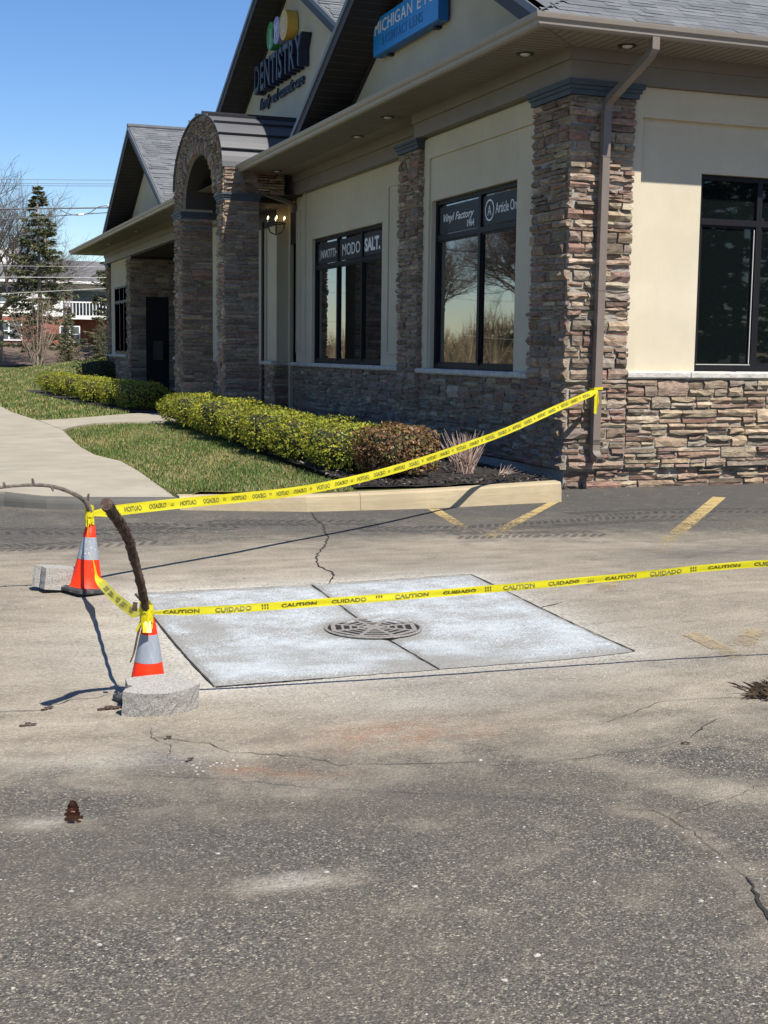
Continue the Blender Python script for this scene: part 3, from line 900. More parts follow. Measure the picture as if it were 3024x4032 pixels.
# ---------------------------------------------------------------- ledge stone
PAL = [((0.330,0.260,0.190),4), ((0.215,0.155,0.120),4), ((0.255,0.155,0.130),4), ((0.235,0.205,0.165),4), ((0.150,0.122,0.100),3), ((0.430,0.360,0.265),3), ((0.300,0.235,0.180),6), ((0.20,0.125,0.100),2)]
PALW = [tuple(a*.72 + m_*.28 for a, m_ in zip(c, (.265,.215,.172))) for c, w in PAL for _ in range(w)]
def stone_geo(b, fr_, u0, u1, v0, v1, d, rng, endL=False, endR=False):
    """one rough stone on a wall frame (matrix: x=u, y=v, z=out)"""
    g = 0.0085
    u0 += g*rng.uniform(.6, 1.5); u1 -= g*rng.uniform(.6, 1.5); v0 += g*rng.uniform(.5, 1.3); v1 -= g*rng.uniform(.5, 1.3)
    if u1 - u0 < .02: return
    k = rng.uniform(.78, 1.18); c = rng.choice(PALW)
    b.cur = (c[0]*k*rng.uniform(.93,1.07), c[1]*k, c[2]*k*rng.uniform(.93,1.07), 1)
    nu = 3 if (u1-u0) < .22 else 4; nv = 2 if (v1-v0) < .05 else 3
    G = []
    tl = rng.uniform(-.35, .35)
    for j in range(nv):
        row = []
        for i in range(nu):
            fu = i/(nu-1); fv = j/(nv-1)
            eu = min(fu, 1-fu); ev = min(fv, 1-fv)
            u = u0 + (u1-u0)*fu; v = v0 + (v1-v0)*fv
            inn = 0.0
            if i in (0, nu-1): u += rng.uniform(-.3, .3)*.02; inn += .006
            else: u += rng.uniform(-.12, .12)*(u1-u0)/(nu-1)
            if j in (0, nv-1): v += rng.uniform(-.004, .006)*(-1 if j else 1); inn += .005
            dd = d + rng.uniform(-.014, .014) + (.012 if (nv == 3 and j == 1) else 0) - inn + tl*(v1-v0)*(fv-.5)*.3
            row.append(b.vert(fr_ @ Vector((u, v, dd))))
        G.append(row)
    for j in range(nv-1):
        for i in range(nu-1):
            q = (G[j][i], G[j][i+1], G[j+1][i+1], G[j+1][i])
            if rng.random() < .5: b.face(q[0], q[1], q[2]); b.face(q[0], q[2], q[3])
            else: b.face(q[0], q[1], q[3]); b.face(q[1], q[2], q[3])
    ring = G[0] + [G[j][-1] for j in range(1, nv)] + G[-1][-2::-1] + [G[j][0] for j in range(nv-2, 0, -1)]
    inv = fr_.inverted_safe()
    back = []
    for i in ring:
        p = inv @ Vector(b.v[i]); back.append(b.vert(fr_ @ Vector((p.x, p.y, -.035))))
    n = len(ring)
    for i in range(n): b.face(ring[(i+1) % n], ring[i], back[i], back[(i+1) % n])

def bands(u0, u1, v0, v1, rng, hm=(.085, .165), wm=(.16, .46)):
    """coursed random ashlar: list of (u0,u1,v0,v1)"""
    out = []; v = v0
    while v < v1 - .02:
        H = rng.uniform(*hm)
        if v1 - (v + H) < .06: H = v1 - v
        u = u0
        while u < u1 - .01:
            w = rng.uniform(*wm)
            if u1 - (u + w) < .12: w = u1 - u
            if H < .075 or rng.random() < .30:
                out.append((u, u+w, v, v+H))
            else:
                s = v + H*rng.uniform(.36, .64)
                for a, c in ((v, s), (s, v+H)):
                    if w > .34 and rng.random() < .45:
                        m = u + w*rng.uniform(.35, .65); out += [(u, m, a, c), (m, u+w, a, c)]
                    else: out.append((u, u+w, a, c))
            u += w
        v += H
    return out

singles = []          # stones that become objects of their own (largest in view)
veneer = MB()         # all further stones, one joined part
def clad(fr_, u0, u1, v0, v1, seed, single=None, keep=None, d=.016, **kw):
    rng = random.Random(seed)
    for q in bands(u0, u1, v0, v1, rng, **kw):
        if keep and not keep((q[0]+q[1])/2, (q[2]+q[3])/2): continue
        if single is not None: singles.append((fr_, q, d + rng.uniform(-.018, .020), rng.random(), single, (q[1]-q[0])*(q[3]-q[2])))
        else: stone_geo(veneer, fr_, *q, d + rng.uniform(-.008, .014), rng)

FX = lambda x, y0=0: frame((x, y0, 0), (0, -1, 0), (0, 0, 1))   # wall facing -X : u = -y
FY = lambda y: frame((0, y, 0), (1, 0, 0), (0, 0, 1))           # wall facing -Y : u = x

def core(name, mat, *boxes):
    b = MB()
    for q in boxes: b.box(*q)
    return b.build(name, mat, BLD)

# --- corner pier and the sunny side wall
PZ0, PZ1 = 0.235, 4.27
pier = core('stone_pier', MATS['mortar'], (0.012, .77, 0.012, .89, PZ0, PZ1))
rng = random.Random(11); v = PZ0; k = 0
while v < PZ1 - .02:
    H = rng.choice((.042,.048,.055,.06,.066,.072,.08,.09,.12))
    if PZ1 - (v+H) < .05: H = PZ1 - v
    own = rng.random() < .6
    # side (-Y) face
    u = -.012 if own else .060
    while u < .785 - .01:
        w = rng.uniform(.15, .46) if H < .09 else rng.uniform(.14, .34)
        if .785 - (u+w) < .11: w = .785 - u
        singles.append((FY(0.0), (u, u+w, v, v+H), .016 + rng.uniform(-.020, .030), rng.random(), pier, 2 * w*H)); u += w
    # front (-X) face; u runs from -y
    y = .060 if own else -.012
    while y < .90 - .01:
        w = rng.uniform(.13, .38)
        if .90 - (y+w) < .11: w = .90 - y
        singles.append((FX(0.0), (-(y+w), -y, v, v+H), .014 + rng.uniform(-.016, .024), rng.random(), pier, w*H)); y += w
    v += H
sidebase = core('stone_wall', MATS['mortar'], (.77, 9, 0.02, .30, .235, 1.235), (0.055, 9, 0.062, .30, -.1, .234))
clad(FY(0.012), .785, 3.6, .240, 1.235, 21, sidebase, d=.026, hm=(.085, .18), wm=(.18, .60))
clad(FY(0.050), .05, 3.6, .0, .225, 22, sidebase, hm=(.06, .10), wm=(.18, .5))
clad(FY(0.012), 3.6, 9.0, .240, 1.235, 23)
clad(FY(0.050), 3.6, 9.0, .0, .225, 24)


singles.sort(key=lambda s: -s[5])
stat = []
for i, (fr_, q, d, sd, par, ar) in enumerate(singles):
    rng = random.Random(int(sd*1e9))
    if i < 296:
        b = MB(); stone_geo(b, fr_, *q, d, rng)
        if b.v: b.build('stone', M_STONE, par)
    else:
        stone_geo(veneer, fr_, *q, d, rng)

# --- front: low stone wall of the near bay, second pier, second bay
core('stone_wall', MATS['mortar'], (.062, .30, .89, 4.45, .235, 1.215))
clad(FX(0.045), -4.40, -.90, .235, 1.215, 31, hm=(.08, .16))
core('foundation', MATS['mortar'], (.05, .30, .063, 11.6, -.1, .221))
core('stone_pier', MATS['mortar'], (0.012, .60, 4.405, 5.14, .10, 4.29))
clad(FX(0.0), -5.152, -4.392, .10, 4.29, 32, wm=(.14, .40))
clad(FY(4.392), .0, .12, .235, 4.29, 33, wm=(.1, .2))
core('stone_wall', MATS['mortar'], (.362, .60, 5.14, 11.58, -.1, 1.215))
clad(FX(0.35), -11.60, -5.15, .10, 1.215, 34, hm=(.08, .16))

# --- stucco walls
def stucco(*boxes):
    b = MB()
    for q in boxes: b.box(*q)
    return b.build('stucco_wall', M_STUC, BLD)
# side wall with raised border round the panel, opening for the window
WX0, WX1 = 1.722, 3.42
stucco((.80, WX0, .10, .35, 1.30, 4.43), (WX1, 9, .10, .35, 1.30, 4.43), (WX0, WX1, .10, .35, 3.55, 4.43), (WX0, WX1, .24, .35, 1.30, 3.55))
b = MB(); b.box(.775, .895, .03, .098, 1.325, 4.42); b.box(.895, 9, .032, .098, 4.10, 4.42); b.build('raised_border', M_STUC, BLD)
# near bay, front
W1Y0, W1Y1 = 1.495, 4.15
stucco((.10, .35, .88, W1Y0, 1.28, 4.43), (.10, .35, W1Y1, 4.45, 1.28, 4.43), (.10, .35, W1Y0, W1Y1, 3.56, 4.43), (.27, .35, W1Y0, W1Y1, 1.28, 3.56))
b = MB(); b.box(.07, .098, .905, 4.36, 4.13, 4.40); b.box(.072, .0975, 4.19, 4.40, 1.29, 4.13); b.build('raised_border', M_STUC, BLD)
# second bay (set back)
W2Y0, W2Y1 = 6.905, 10.595
stucco((.40, .65, 5.14, W2Y0, 1.28, 4.43), (.40, .65, W2Y1, 11.59, 1.28, 4.43), (.40, .65, W2Y0, W2Y1, 3.527, 4.43), (.56, .65, W2Y0, W2Y1, 1.28, 3.527))
for y0, y1, z0, z1 in ((5.75, 6.62, 1.47, 4.06), (11.33, 11.56, 1.47, 4.11)):
    b = MB()
    for q in ((y0, y1, z1-.03, z1), (y0, y1, z0, z0+.03), (y0, y0+.03, z0+.03, z1-.03), (y1-.03, y1, z0+.03, z1-.03)):
        b.box(.380, .3985, *q)
    b.build('panel_bead', M_STUC, BLD)
b = MB(); b.box(.372, .398, 10.98, 11.06, 1.29, 4.40); b.build('pilaster_edge', M_STUC, BLD)

# --- stone sills, in separate lengths
def sill(pts_axis, fixed, z0, z1, cuts):
    for a, c in zip(cuts, cuts[1:]):
        b = MB(); n = 5
        g = .004
        for k in range(n):
            t0 = a + g + (c-a-2*g)*k/(n-1)
            o = fixed + R.uniform(-.010, .008)
            prof = [(o+.02, z0 + R.uniform(-.004,.006)), (o, z0+.02), (o-.004, z1-.02), (o+.015, z1 + R.uniform(-.005,.003)), (fixed+.16, z1), (fixed+.16, z0)]
            ring = [b.vert((t0, q, z) if pts_axis == 'x' else (q, t0, z)) for q, z in prof]
            if k:
                for i in range(6): b.face(last[i], last[(i+1)%6], ring[(i+1)%6], ring[i])
            else: b.face(*ring)
            last = ring
        b.face(*last[::-1])
        b.build('sill_stone', MATS['sill stone'], BLD)
sill('x', -.035, 1.242, 1.330, [.775, 1.38, 1.60, 2.21, 2.75, 3.30, 4.1, 5, 6])
sill('y', -.012, 1.212, 1.288, [.885, 1.50, 2.02, 2.60, 3.30, 3.85, 4.395])
sill('y', .285, 1.212, 1.286, [5.15, 5.9, 6.8, 7.5, 8.3, 9.1, 9.9, 10.6, 11.0, 11.66])

# ---------------------------------------------------------------- windows
def window(axis, p, a0, a1, z0, z1, mull, tz, glass, transom_glass=None, depth=.07, fw_=.055):
    """axis 'x': window in a wall facing -X at x=p, a = y ; axis 'y': facing -Y at y=p, a = x"""
    w = empty('window', (0, 0, 0)); w.parent = BLD
    def bx(q0, q1, zz0, zz1, d0, d1):
        b = MB()
        if axis == 'x': b.box(p+d0, p+d1, q0, q1, zz0, zz1)
        else: b.box(q0, q1, p+d0, p+d1, zz0, zz1)
        return b
    fm = MATS['window frame']
    b = MB()
    for q in ((a0, a1, z1-fw_, z1), (a0, a1, z0, z0+fw_*1.1), (a0, a0+fw_, z0+fw_*1.1, z1-fw_), (a1-fw_, a1, z0+fw_*1.1, z1-fw_)):
        if axis == 'x': b.box(p, p+depth, *q)
        else: b.box(q[0], q[1], p, p+depth, q[2], q[3])
    b.build('frame', fm, w)
    edges = [a0+fw_] + [m for m in mull] + [a1-fw_]
    bx(a0+fw_, a1-fw_, tz-.035, tz+.035, .004, depth-.004).build('transom_bar', fm, w)
    for m in mull:
        bx(m-.035, m+.035, z0+fw_*1.1, tz-.035, .002, depth-.002).build('mullion', fm, w)
        bx(m-.035, m+.035, tz+.035, z1-fw_, .002, depth-.002).build('mullion', fm, w)
    lights = []
    for i, (l, r) in enumerate(zip(edges, edges[1:])):
        l2 = l + (.035 if i else 0); r2 = r - (.035 if i < len(edges)-2 else 0)
        # slim inner sash
        b = MB()
        for q in ((l2, r2, tz-.060, tz-.035), (l2, r2, z0+fw_*1.1, z0+fw_*1.1+.03), (l2, l2+.028, z0+fw_*1.1+.03, tz-.06), (r2-.028, r2, z0+fw_*1.1+.03, tz-.06)):
            if axis == 'x': b.box(p+.022, p+depth-.006, *q)
            else: b.box(q[0], q[1], p+.022, p+depth-.006, q[2], q[3])
        b.build('sash', fm, w)
        g = bx(l2, r2, z0+fw_, tz, depth-.030, depth-.018).build('pane', glass, w)
        if transom_glass is not False:
            bx(l2, r2, tz+.03, z1-fw_+.005, depth-.030, depth-.018).build('pane', transom_glass or glass, w)
        lights.append((l2, r2))
    return w, lights

w_side, _ = window('y', .155, WX0, WX1, 1.335, 3.548, [2.56], 3.03, M_GLASS2)
b = MB(); b.box(2.50, 2.507, .160, .172, 1.42, 2.96); b.build('chrome_strip', MATS['white trim'], w_side)  # thin white strip over the sash edge
b = MB(); b.box(1.78, 2.52, .156, .172, 1.405, 1.412); b.build('chrome_strip', MATS['white trim'], w_side)
w1, l1 = window('x', .165, W1Y0, W1Y1, 1.29, 3.557, [2.705], 3.06, M_GLASS)
w2, l2 = window('x', .455, W2Y0, W2Y1, 1.29, 3.524, [8.035, 9.31], 3.02, M_GLASS)

def banner(win, x, ya, yb, za, zb, items):
    """dark banner across a transom light, with its lettering; ya = left edge (far, larger y)"""
    b = MB(); b.m = 0
    b.box(x, x+.006, yb, ya, za, zb)
    b.m = 1
    for kind, s, u, v, h, maxw, kw in items:
        o = (x-.003, ya - u, za + v)
        if kind == 'text':
            me, wd = text_mesh(s, h, 0.001, **kw)
            sc = maxw / wd
            b.add_mesh(me, frame(o, (0, -1, 0), (0, 0, 1)) @ Matrix.Diagonal((sc, 1, 1, 1)))
        else:  # ring
            n = 28; f_ = frame(o, (0, -1, 0), (0, 0, 1))
            for k in range(n):
                t0, t1 = 2*math.pi*k/n, 2*math.pi*(k+1)/n
                b.poly([f_ @ Vector((r*math.cos(t), r*math.sin(t), 0)) for r, t in ((h, t0), (h, t1), (h-.022, t1), (h-.022, t0))][::-1])
    b.build('brand_banner', [MATS['banner'], MATS['white lettering']], win)
bx_ = .190
banner(w1, bx_, l1[1][1]-.03, l1[1][0]+.005, 3.11, 3.47, [('text', 'Vinyl Factory', .14, .155, .10, 1.00, dict(shear=.35, bold=.002)), ('text', '1964', .93, .035, .085, .22, dict(bold=.002))])
banner(w1, bx_, l1[0][1]-.03, l1[0][0]+.005, 3.11, 3.47, [('ring', '', .19, .18, .135, 0, {}), ('text', 'A', .135, .115, .125, .11, {}), ('text', 'Article One', .37, .125, .13, .66, dict(bold=.001))])
bx_ = .480
banner(w2, bx_, l2[2][1]-.05, l2[2][0]+.01, 3.07, 3.43, [('text', 'NW77TH', .22, .09, .15, .90, dict(bold=.001)), ('text', ')', .12, .10, .16, .03, {})])
banner(w2, bx_, l2[1][1]-.04, l2[1][0]+.01, 3.07, 3.43, [('text', 'MODO', .15, .075, .195, .92, dict(bold=.001))])
banner(w2, bx_, l2[0][1]-.03, l2[0][0]+.005, 3.07, 3.43, [('text', 'SALT.', .03, .08, .20, .74, dict(bold=.012))])

# ---------------------------------------------------------------- entrance alcove, block pier and far wing
stucco((.40, .66, 12.97, 22.76, 1.28, 4.43))
core('stone_wall', MATS['mortar'], (.362, .64, 12.975, 22.75, -.1, 1.22))
clad(FX(.35), -22.76, -12.965, .12, 1.22, 41, hm=(.09, .17))
clad(FY(12.965), .36, .64, .12, 1.22, 42)
sill('y', .285, 1.212, 1.29, [12.96, 13.6, 14.6, 16, 18, 20, 21.5, 22.78])
b = MB(); b.box(.30, .65, 12.925, 12.965, 1.212, 1.29); b.build('sill_stone', MATS['sill stone'], BLD)
b = MB(); b.box(.645, .72, 12.86, 13.3, .14, 4.4); b.build('door_jamb', M_STUC, BLD)
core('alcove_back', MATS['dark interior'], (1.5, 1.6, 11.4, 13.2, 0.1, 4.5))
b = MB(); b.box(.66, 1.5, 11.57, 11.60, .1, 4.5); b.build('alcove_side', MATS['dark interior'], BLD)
d = empty('glass_door'); d.parent = BLD
b = MB()
for q in ((11.62, 11.72), (12.84, 12.94)): b.box(.90, .95, q[0], q[1], .17, 2.9)
b.box(.90, .95, 11.72, 12.84, 2.75, 2.9); b.box(.90, .95, 11.72, 12.84, .17, .42); b.build('frame', MATS['window frame'], d)
b = MB(); b.box(.92, .93, 11.72, 12.84, .42, 2.75); b.build('pane', M_GLASS2, d)

FWX = .36  # far wing stucco plane
core('stone_wall', MATS['mortar'], (.322, .60, 29.45, 34.2, -.1, 1.23))
clad(FX(.31), -34.25, -29.42, .10, 1.23, 43, hm=(.10, .19), wm=(.18, .55))
stucco((FWX, .62, 30.15, 34.2, 1.28, 4.43))
core('stone_pier', MATS['mortar'], (.312, 3.2, 29.43, 30.15, -.1, 4.384)); core('porch_lintel', MATS['dark rake'], (.31, 2.65, 29.35, 29.428, 4.30, 4.384))
clad(FX(.30), -30.16, -29.42, .10, 4.30, 44, hm=(.1, .2))
clad(FY(29.42), .29, .78, .10, 3.13, 45, hm=(.1, .2)); clad(FY(29.42), 1.50, 2.6, .10, 3.13, 46, hm=(.1, .2)); clad(FY(29.42), .29, 2.6, 3.13, 4.30, 47, hm=(.1, .2))
core('stone_pier', MATS['mortar'], (.312, .70, 33.68, 34.24, -.1, 4.3))
clad(FX(.30), -34.25, -33.68, .10, 4.30, 48, hm=(.1, .2))
clad(FY(33.67), .29, .36, 1.3, 4.30, 49)
sill('y', .255, 1.215, 1.30, [30.2, 31, 32, 33, 33.70])
w3, _ = window('x', FWX - .03, 30.2, 32.75, 1.33, 3.52, [30.95, 31.75], 3.03, M_GLASS, depth=.06)
w4, _ = window('x', .375, 21.0, 22.7, 1.33, 3.52, [21.8], 3.03, M_GLASS2, depth=.05)
d = empty('glass_door'); d.parent = BLD
b = MB(); b.box(.78, 1.50, 29.40, 29.425, .12, 3.13); b.build('dark_panel', MATS['dark interior'], d)
b = MB(); b.box(1.0, 1.48, 29.375, 29.39, 1.15, 1.75); b.build('pane', M_GLASS, d)
# porch recess behind the far pier
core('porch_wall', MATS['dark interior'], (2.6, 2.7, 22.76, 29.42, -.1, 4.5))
b = MB(); b.box(.66, 2.6, 22.70, 22.757, .1, 4.4); b.build('porch_side', M_STUC, BLD)
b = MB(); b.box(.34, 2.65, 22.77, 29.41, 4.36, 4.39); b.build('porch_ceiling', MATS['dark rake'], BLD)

# ---------------------------------------------------------------- frieze, capitals, soffit, gutter
b = MB()
b.box(-.055, 9, -.055, .30, 4.425, 4.615); b.box(-.055, .30, .301, 4.45, 4.425, 4.615)
b.box(-.085, 9, -.085, .30, 4.6155, 4.752); b.box(-.085, .30, .301, 4.47, 4.6155, 4.752)
b.build('frieze', MATS['brown trim'], BLD)
b = MB()
b.box(.255, .66, 4.451, 34.3, 4.385, 4.600); b.box(.225, .66, 4.471, 34.33, 4.6005, 4.752)
b.build('frieze', MATS['brown trim'], BLD)
def capital(x0, x1, y0, y1, z0, z1):
    b = MB()
    for o, a, c in ((.012, z0, z0+.055), (.032, z0+.0552, z0+.095), (.055, z0+.0952, z1)):
        b.box(x0-o, x1+o, y0-o, y1+o, a, c)
    b.build('capital', MATS['slate capital'], BLD)
capital(-.02, .80, -.02, .91, 4.272, 4.4235)
capital(-.02, .60, 4.385, 5.16, 4.292, 4.4235)
capital(.28, .70, 33.66, 34.26, 4.26, 4.384)
SOF = 4.742
b = MB(); b.poly([(-.83,-.83,SOF),(9,-.83,SOF),(9,-.05,SOF),(-.05,-.05,SOF)][::-1]); b.poly([(-.83,-.83,SOF),(-.05,-.05,SOF),(-.05,4.46,SOF),(.3,4.46,SOF),(.3,34.95,SOF),(-.83,34.95,SOF)][::-1]); b.build('soffit', MATS['soffit'], BLD)
b = MB()
for k in range(90):
    x = -.6 + k*.105
    if x > 6: break
    b.box(x, x+.004, -.80 + max(0, -x-.06)*1.0 if False else -.80, -.10 if x > -.05 else min(-.10, x), SOF-.0025, SOF-.0005)
for k in range(330):
    y = -.55 + k*.105
    b.box(-.80, -.10 if y > -.05 else min(-.1, y), y, y+.004, SOF-.0025, SOF-.0005)
b.build('soffit_groove', MATS['dark rake'], BLD)
b = MB(); b.prism([(-.83-.012,-.83+.012,SOF-.001),(-.83+.012,-.83-.012,SOF-.001),(-.09+.012,-.09-.012,SOF-.001),(-.09-.012,-.09+.012,SOF-.001)], (0,0,-.008)); b.build('soffit_mitre', MATS['brown trim'], BLD)
for x, y in ((-.36,.426),(.449,-.347),(-.344,4.727),(-.174,6.484),(-.214,10.8),(-.35,18.5),(-.35,24.6),(-.35,29.5),(-.35,33.4)):
    s = empty('soffit_light', (x, y, SOF)); s.parent = BLD
    b = MB(); b.lathe([(.10,-.008),(.10,-.002),(.062,-.002),(.062,-.004)], 24); b.build('trim_ring', MATS['black iron'], s)
    b = MB(); b.lathe([(.060,-.0035),(.050,-.016),(.02,-.026)], 20); b.build('lens', MATS['light lens'], s)
# K-style gutter profile (o = outwards from the eave line, z)
GP = [(0.0,4.725),(.055,4.725),(.075,4.745),(.080,4.775),(.105,4.800),(.115,4.835),(.118,4.850),(.100,4.852),(.098,4.838),(.0,4.83)]
b = MB(); rings = []
E0 = .765
path = [((9, -E0), (0, -1)), ((-E0, -E0), (-1, -1)), ((-E0, 11.40), (-1, 0))]
for (px, py), (nx_, ny_) in path:
    rings.append([b.vert((px + nx_*o, py + ny_*o, z)) for o, z in GP])
for r0, r1 in zip(rings, rings[1:]):
    for i in range(len(GP)): b.face(r0[i], r0[(i+1)%len(GP)], r1[(i+1)%len(GP)], r1[i])
b.face(*rings[0]); b.face(*rings[-1][::-1])
b.build('gutter', MATS['gutter metal'], BLD)
b = MB(); rings = []
for (px, py), (nx_, ny_) in [((-E0, 15.35), (-1, 0)), ((-E0, 34.9), (-1, 1)), ((9, 34.9), (0, 1))]:
    rings.append([b.vert((px + nx_*o, py + ny_*o, z)) for o, z in GP])
for r0, r1 in zip(rings, rings[1:]):
    for i in range(len(GP)): b.face(r0[i], r0[(i+1)%len(GP)], r1[(i+1)%len(GP)], r1[i])
b.face(*rings[0]); b.face(*rings[-1][::-1])
b.build('gutter', MATS['gutter metal'], BLD)

# downspouts
dm = MATS['downspout metal']
ds = MB()
ds.rtube([(.50,-.80,4.735),(.50,-.80,4.62),(.485,-.765,4.57),(.375,-.15,4.215),(.365,-.118,4.16),(.365,-.105,4.08)], .085, .075)
ds.rtube([(.362,-.105,4.10),(.345,-.105,.52),(.340,-.115,.44),(.338,-.16,.385),(.338,-.24,.36)], .088, .078)
dso = ds.build('downspout', dm, BLD)
for z in (4.06, 3.62, 2.2, .96):
    b = MB(); b.box(.305, .400, -.148, .0, z, z+.012); b.build('strap', dm, dso)
for z in (.53, .545, .56, .575): 
    b = MB(); b.box(.297, .388, -.150, -.062, z, z+.006); b.build('crimp', dm, dso)
b = MB(); b.box(.305, .372, -.2435, -.2405, .332, .388); b.build('outlet', MATS['drain void'], dso)
ds = MB()
ds.rtube([(-.80,11.12,4.73),(-.80,11.08,4.55),(-.74,11.10,4.47),(.26,11.52,4.26),(.33,11.56,4.22),(.34,11.62,4.1)], .07, .07, (0,1,0))
ds.build('downspout', dm, BLD)
ds = MB(); ds.tube([(.32,13.72,4.1),(.32,13.72,.2)], .035, 8); ds.build('downspout', MATS['black iron'], BLD)

# ---------------------------------------------------------------- roofs
SLP = .53
EZ = 4.868
def shcol(rng):
    g = rng.uniform(.115, .165); return (g*.97, g*1.0, g*1.03, 1)
roof = MB()
roof.poly([(-.66,-.80,EZ),(9,-.80,EZ),(9,3.9,EZ+SLP*4.7),(-.66,3.9,EZ+SLP*4.7)])       # side slope, also right half of near gable
roof.poly([(-.66,3.9,EZ+SLP*4.7),(7,3.9,EZ+SLP*4.7),(7,8.36,EZ+.03),(-.66,8.36,EZ+.03)])
roof.poly([(.22,12.9,9.115),(7,12.9,9.115),(7,5.60,5.315),(.22,5.60,5.315)][::-1])
roof.poly([(.22,12.9,9.115),(7,12.9,9.115),(7,20.2,5.315),(.22,20.2,5.315)])
roof.poly([(-.66,23.8,7.42),(7,23.8,7.42),(7,19.05,4.90),(-.66,19.05,4.90)][::-1])
roof.poly([(-.66,23.8,7.42),(7,23.8,7.42),(7,28.55,4.90),(-.66,28.55,4.90)])
roof.poly([(-.80,-.80,EZ-.002),(-.80,34.9,EZ-.002),(6.5,34.9,EZ+SLP*7.3),(6.5,-.80+.0,EZ+SLP*7.3)][::-1] if False else [(-.80,34.95,EZ-.004),(-.80,-.78,EZ-.004),(5.0,5.0,EZ+SLP*5.8),(5.0,30,EZ+SLP*5.8)][::-1])
roof.poly([(-.80,34.95,EZ-.004),(9,34.95,EZ-.004),(5.0,30,EZ+SLP*5.8)][::-1])
roof.cur = (.13,.135,.14,1)
roof.c = [(.13,.135,.14,1)]*len(roof.v)
roof_o = roof.build('roof', M_SHIN, BLD)

def shingle(b, fr_, u0, u1, v0, h, th, rng):
    """one tab: frame x along eave, y up slope, z out"""
    b.cur = shcol(rng)
    s = rng.uniform(0, .008)
    P = [(u0+.002, v0-s, th), (u1-.002, v0-s, th), (u1-.002, v0+h, .003), (u0+.002, v0+h, .003)]
    q = [b.vert(fr_ @ Vector(p)) for p in P] + [b.vert(fr_ @ Vector((p[0], p[1], -.002))) for p in P[:2]]
    b.face(q[0], q[1], q[2], q[3]); b.face(q[4], q[5], q[1], q[0]); b.face(q[0], q[3], q[4]); b.face(q[1], q[5], q[2])
# visible tabs of the side slope: separate shingles
sl_ = Vector((0, 1, SLP)).normalized()
fs = frame((0, -.835, EZ-.012), (1, 0, 0), sl_)
rng = random.Random(5); count = 0
rest = MB()
for j in range(11):
    u = -.80 + j*.125 + (j % 2)*.11 + rng.uniform(0, .05)
    while u < 6:
        w = rng.choice((.17, .22, .30, .30, .38))
        th = rng.choice((.006, .007, .008, .012))
        if u < 2.9 and j < 10 and count < 290:
            b = MB(); shingle(b, fs, u, u+w, j*.143, .17, th, rng); b.build('shingle', M_SHIN, roof_o); count += 1
        else: shingle(rest, fs, u, u+w, j*.143, .17, th, rng)
        u += w
def courses(fr_, u0f, u1f, rows, rng, exp=.145):
    for j in range(rows):
        v = j*exp; u = u0f(v) + rng.uniform(0, .2); e = u1f(v)
        while u < e:
            w = rng.choice((.22, .30, .38, .5)); shingle(rest, fr_, u, min(e, u+w), v, .17, rng.choice((.008,.012,.02)), rng); u += w
LS = math.hypot(1, SLP)
# far gable, slope facing the camera (facing -Y)
fs3 = frame((-.66, 19.05, 4.905), (1, 0, 0), sl_)
courses(fs3, lambda v: 0, lambda v: 4.5, 37, rng)
# middle gable right slope, near gable far slope
fs2 = frame((.22, 5.60, 5.32), (1, 0, 0), Vector((0, 1, .5205)).normalized())
courses(fs2, lambda v: 0, lambda v: 3.0, 57, rng)
# front hip strip at the corner
fh = frame((-.835, 2.0, EZ-.012), (0, -1, 0), Vector((1, 0, SLP)).normalized())
for j in range(4):
    u = -9; 
    e = 2.80 - j*.14
    while u < e:
        w = rng.choice((.22,.30,.38)); shingle(rest, fh, u, min(e, u+w), j*.143, .17, .014, rng); u += w
o = rest.build('shingle_courses', M_SHIN, BLD); o['kind'] = 'stuff'
b = MB()   # ridge and hip caps
b.tube([(-.70,23.8,7.44),(6,23.8,7.44)], .07, 8); b.tube([(-.72,3.9,7.37),(6,3.9,7.37)], .07, 8); b.tube([(.16,12.9,9.13),(6,12.9,9.13)], .07, 8)
b.cur = (.11,.115,.12,1); b.c = [b.cur]*len(b.v)
b.build('ridge_cap', M_SHIN, BLD)
# drip edge above the gutters
b = MB(); b.box(-.80, 9, -.815, -.77, EZ-.045, EZ-.016); b.box(-.815, -.77, -.769, 11.4, EZ-.045, EZ-.016); b.build('drip_edge', MATS['dark rake'], BLD)

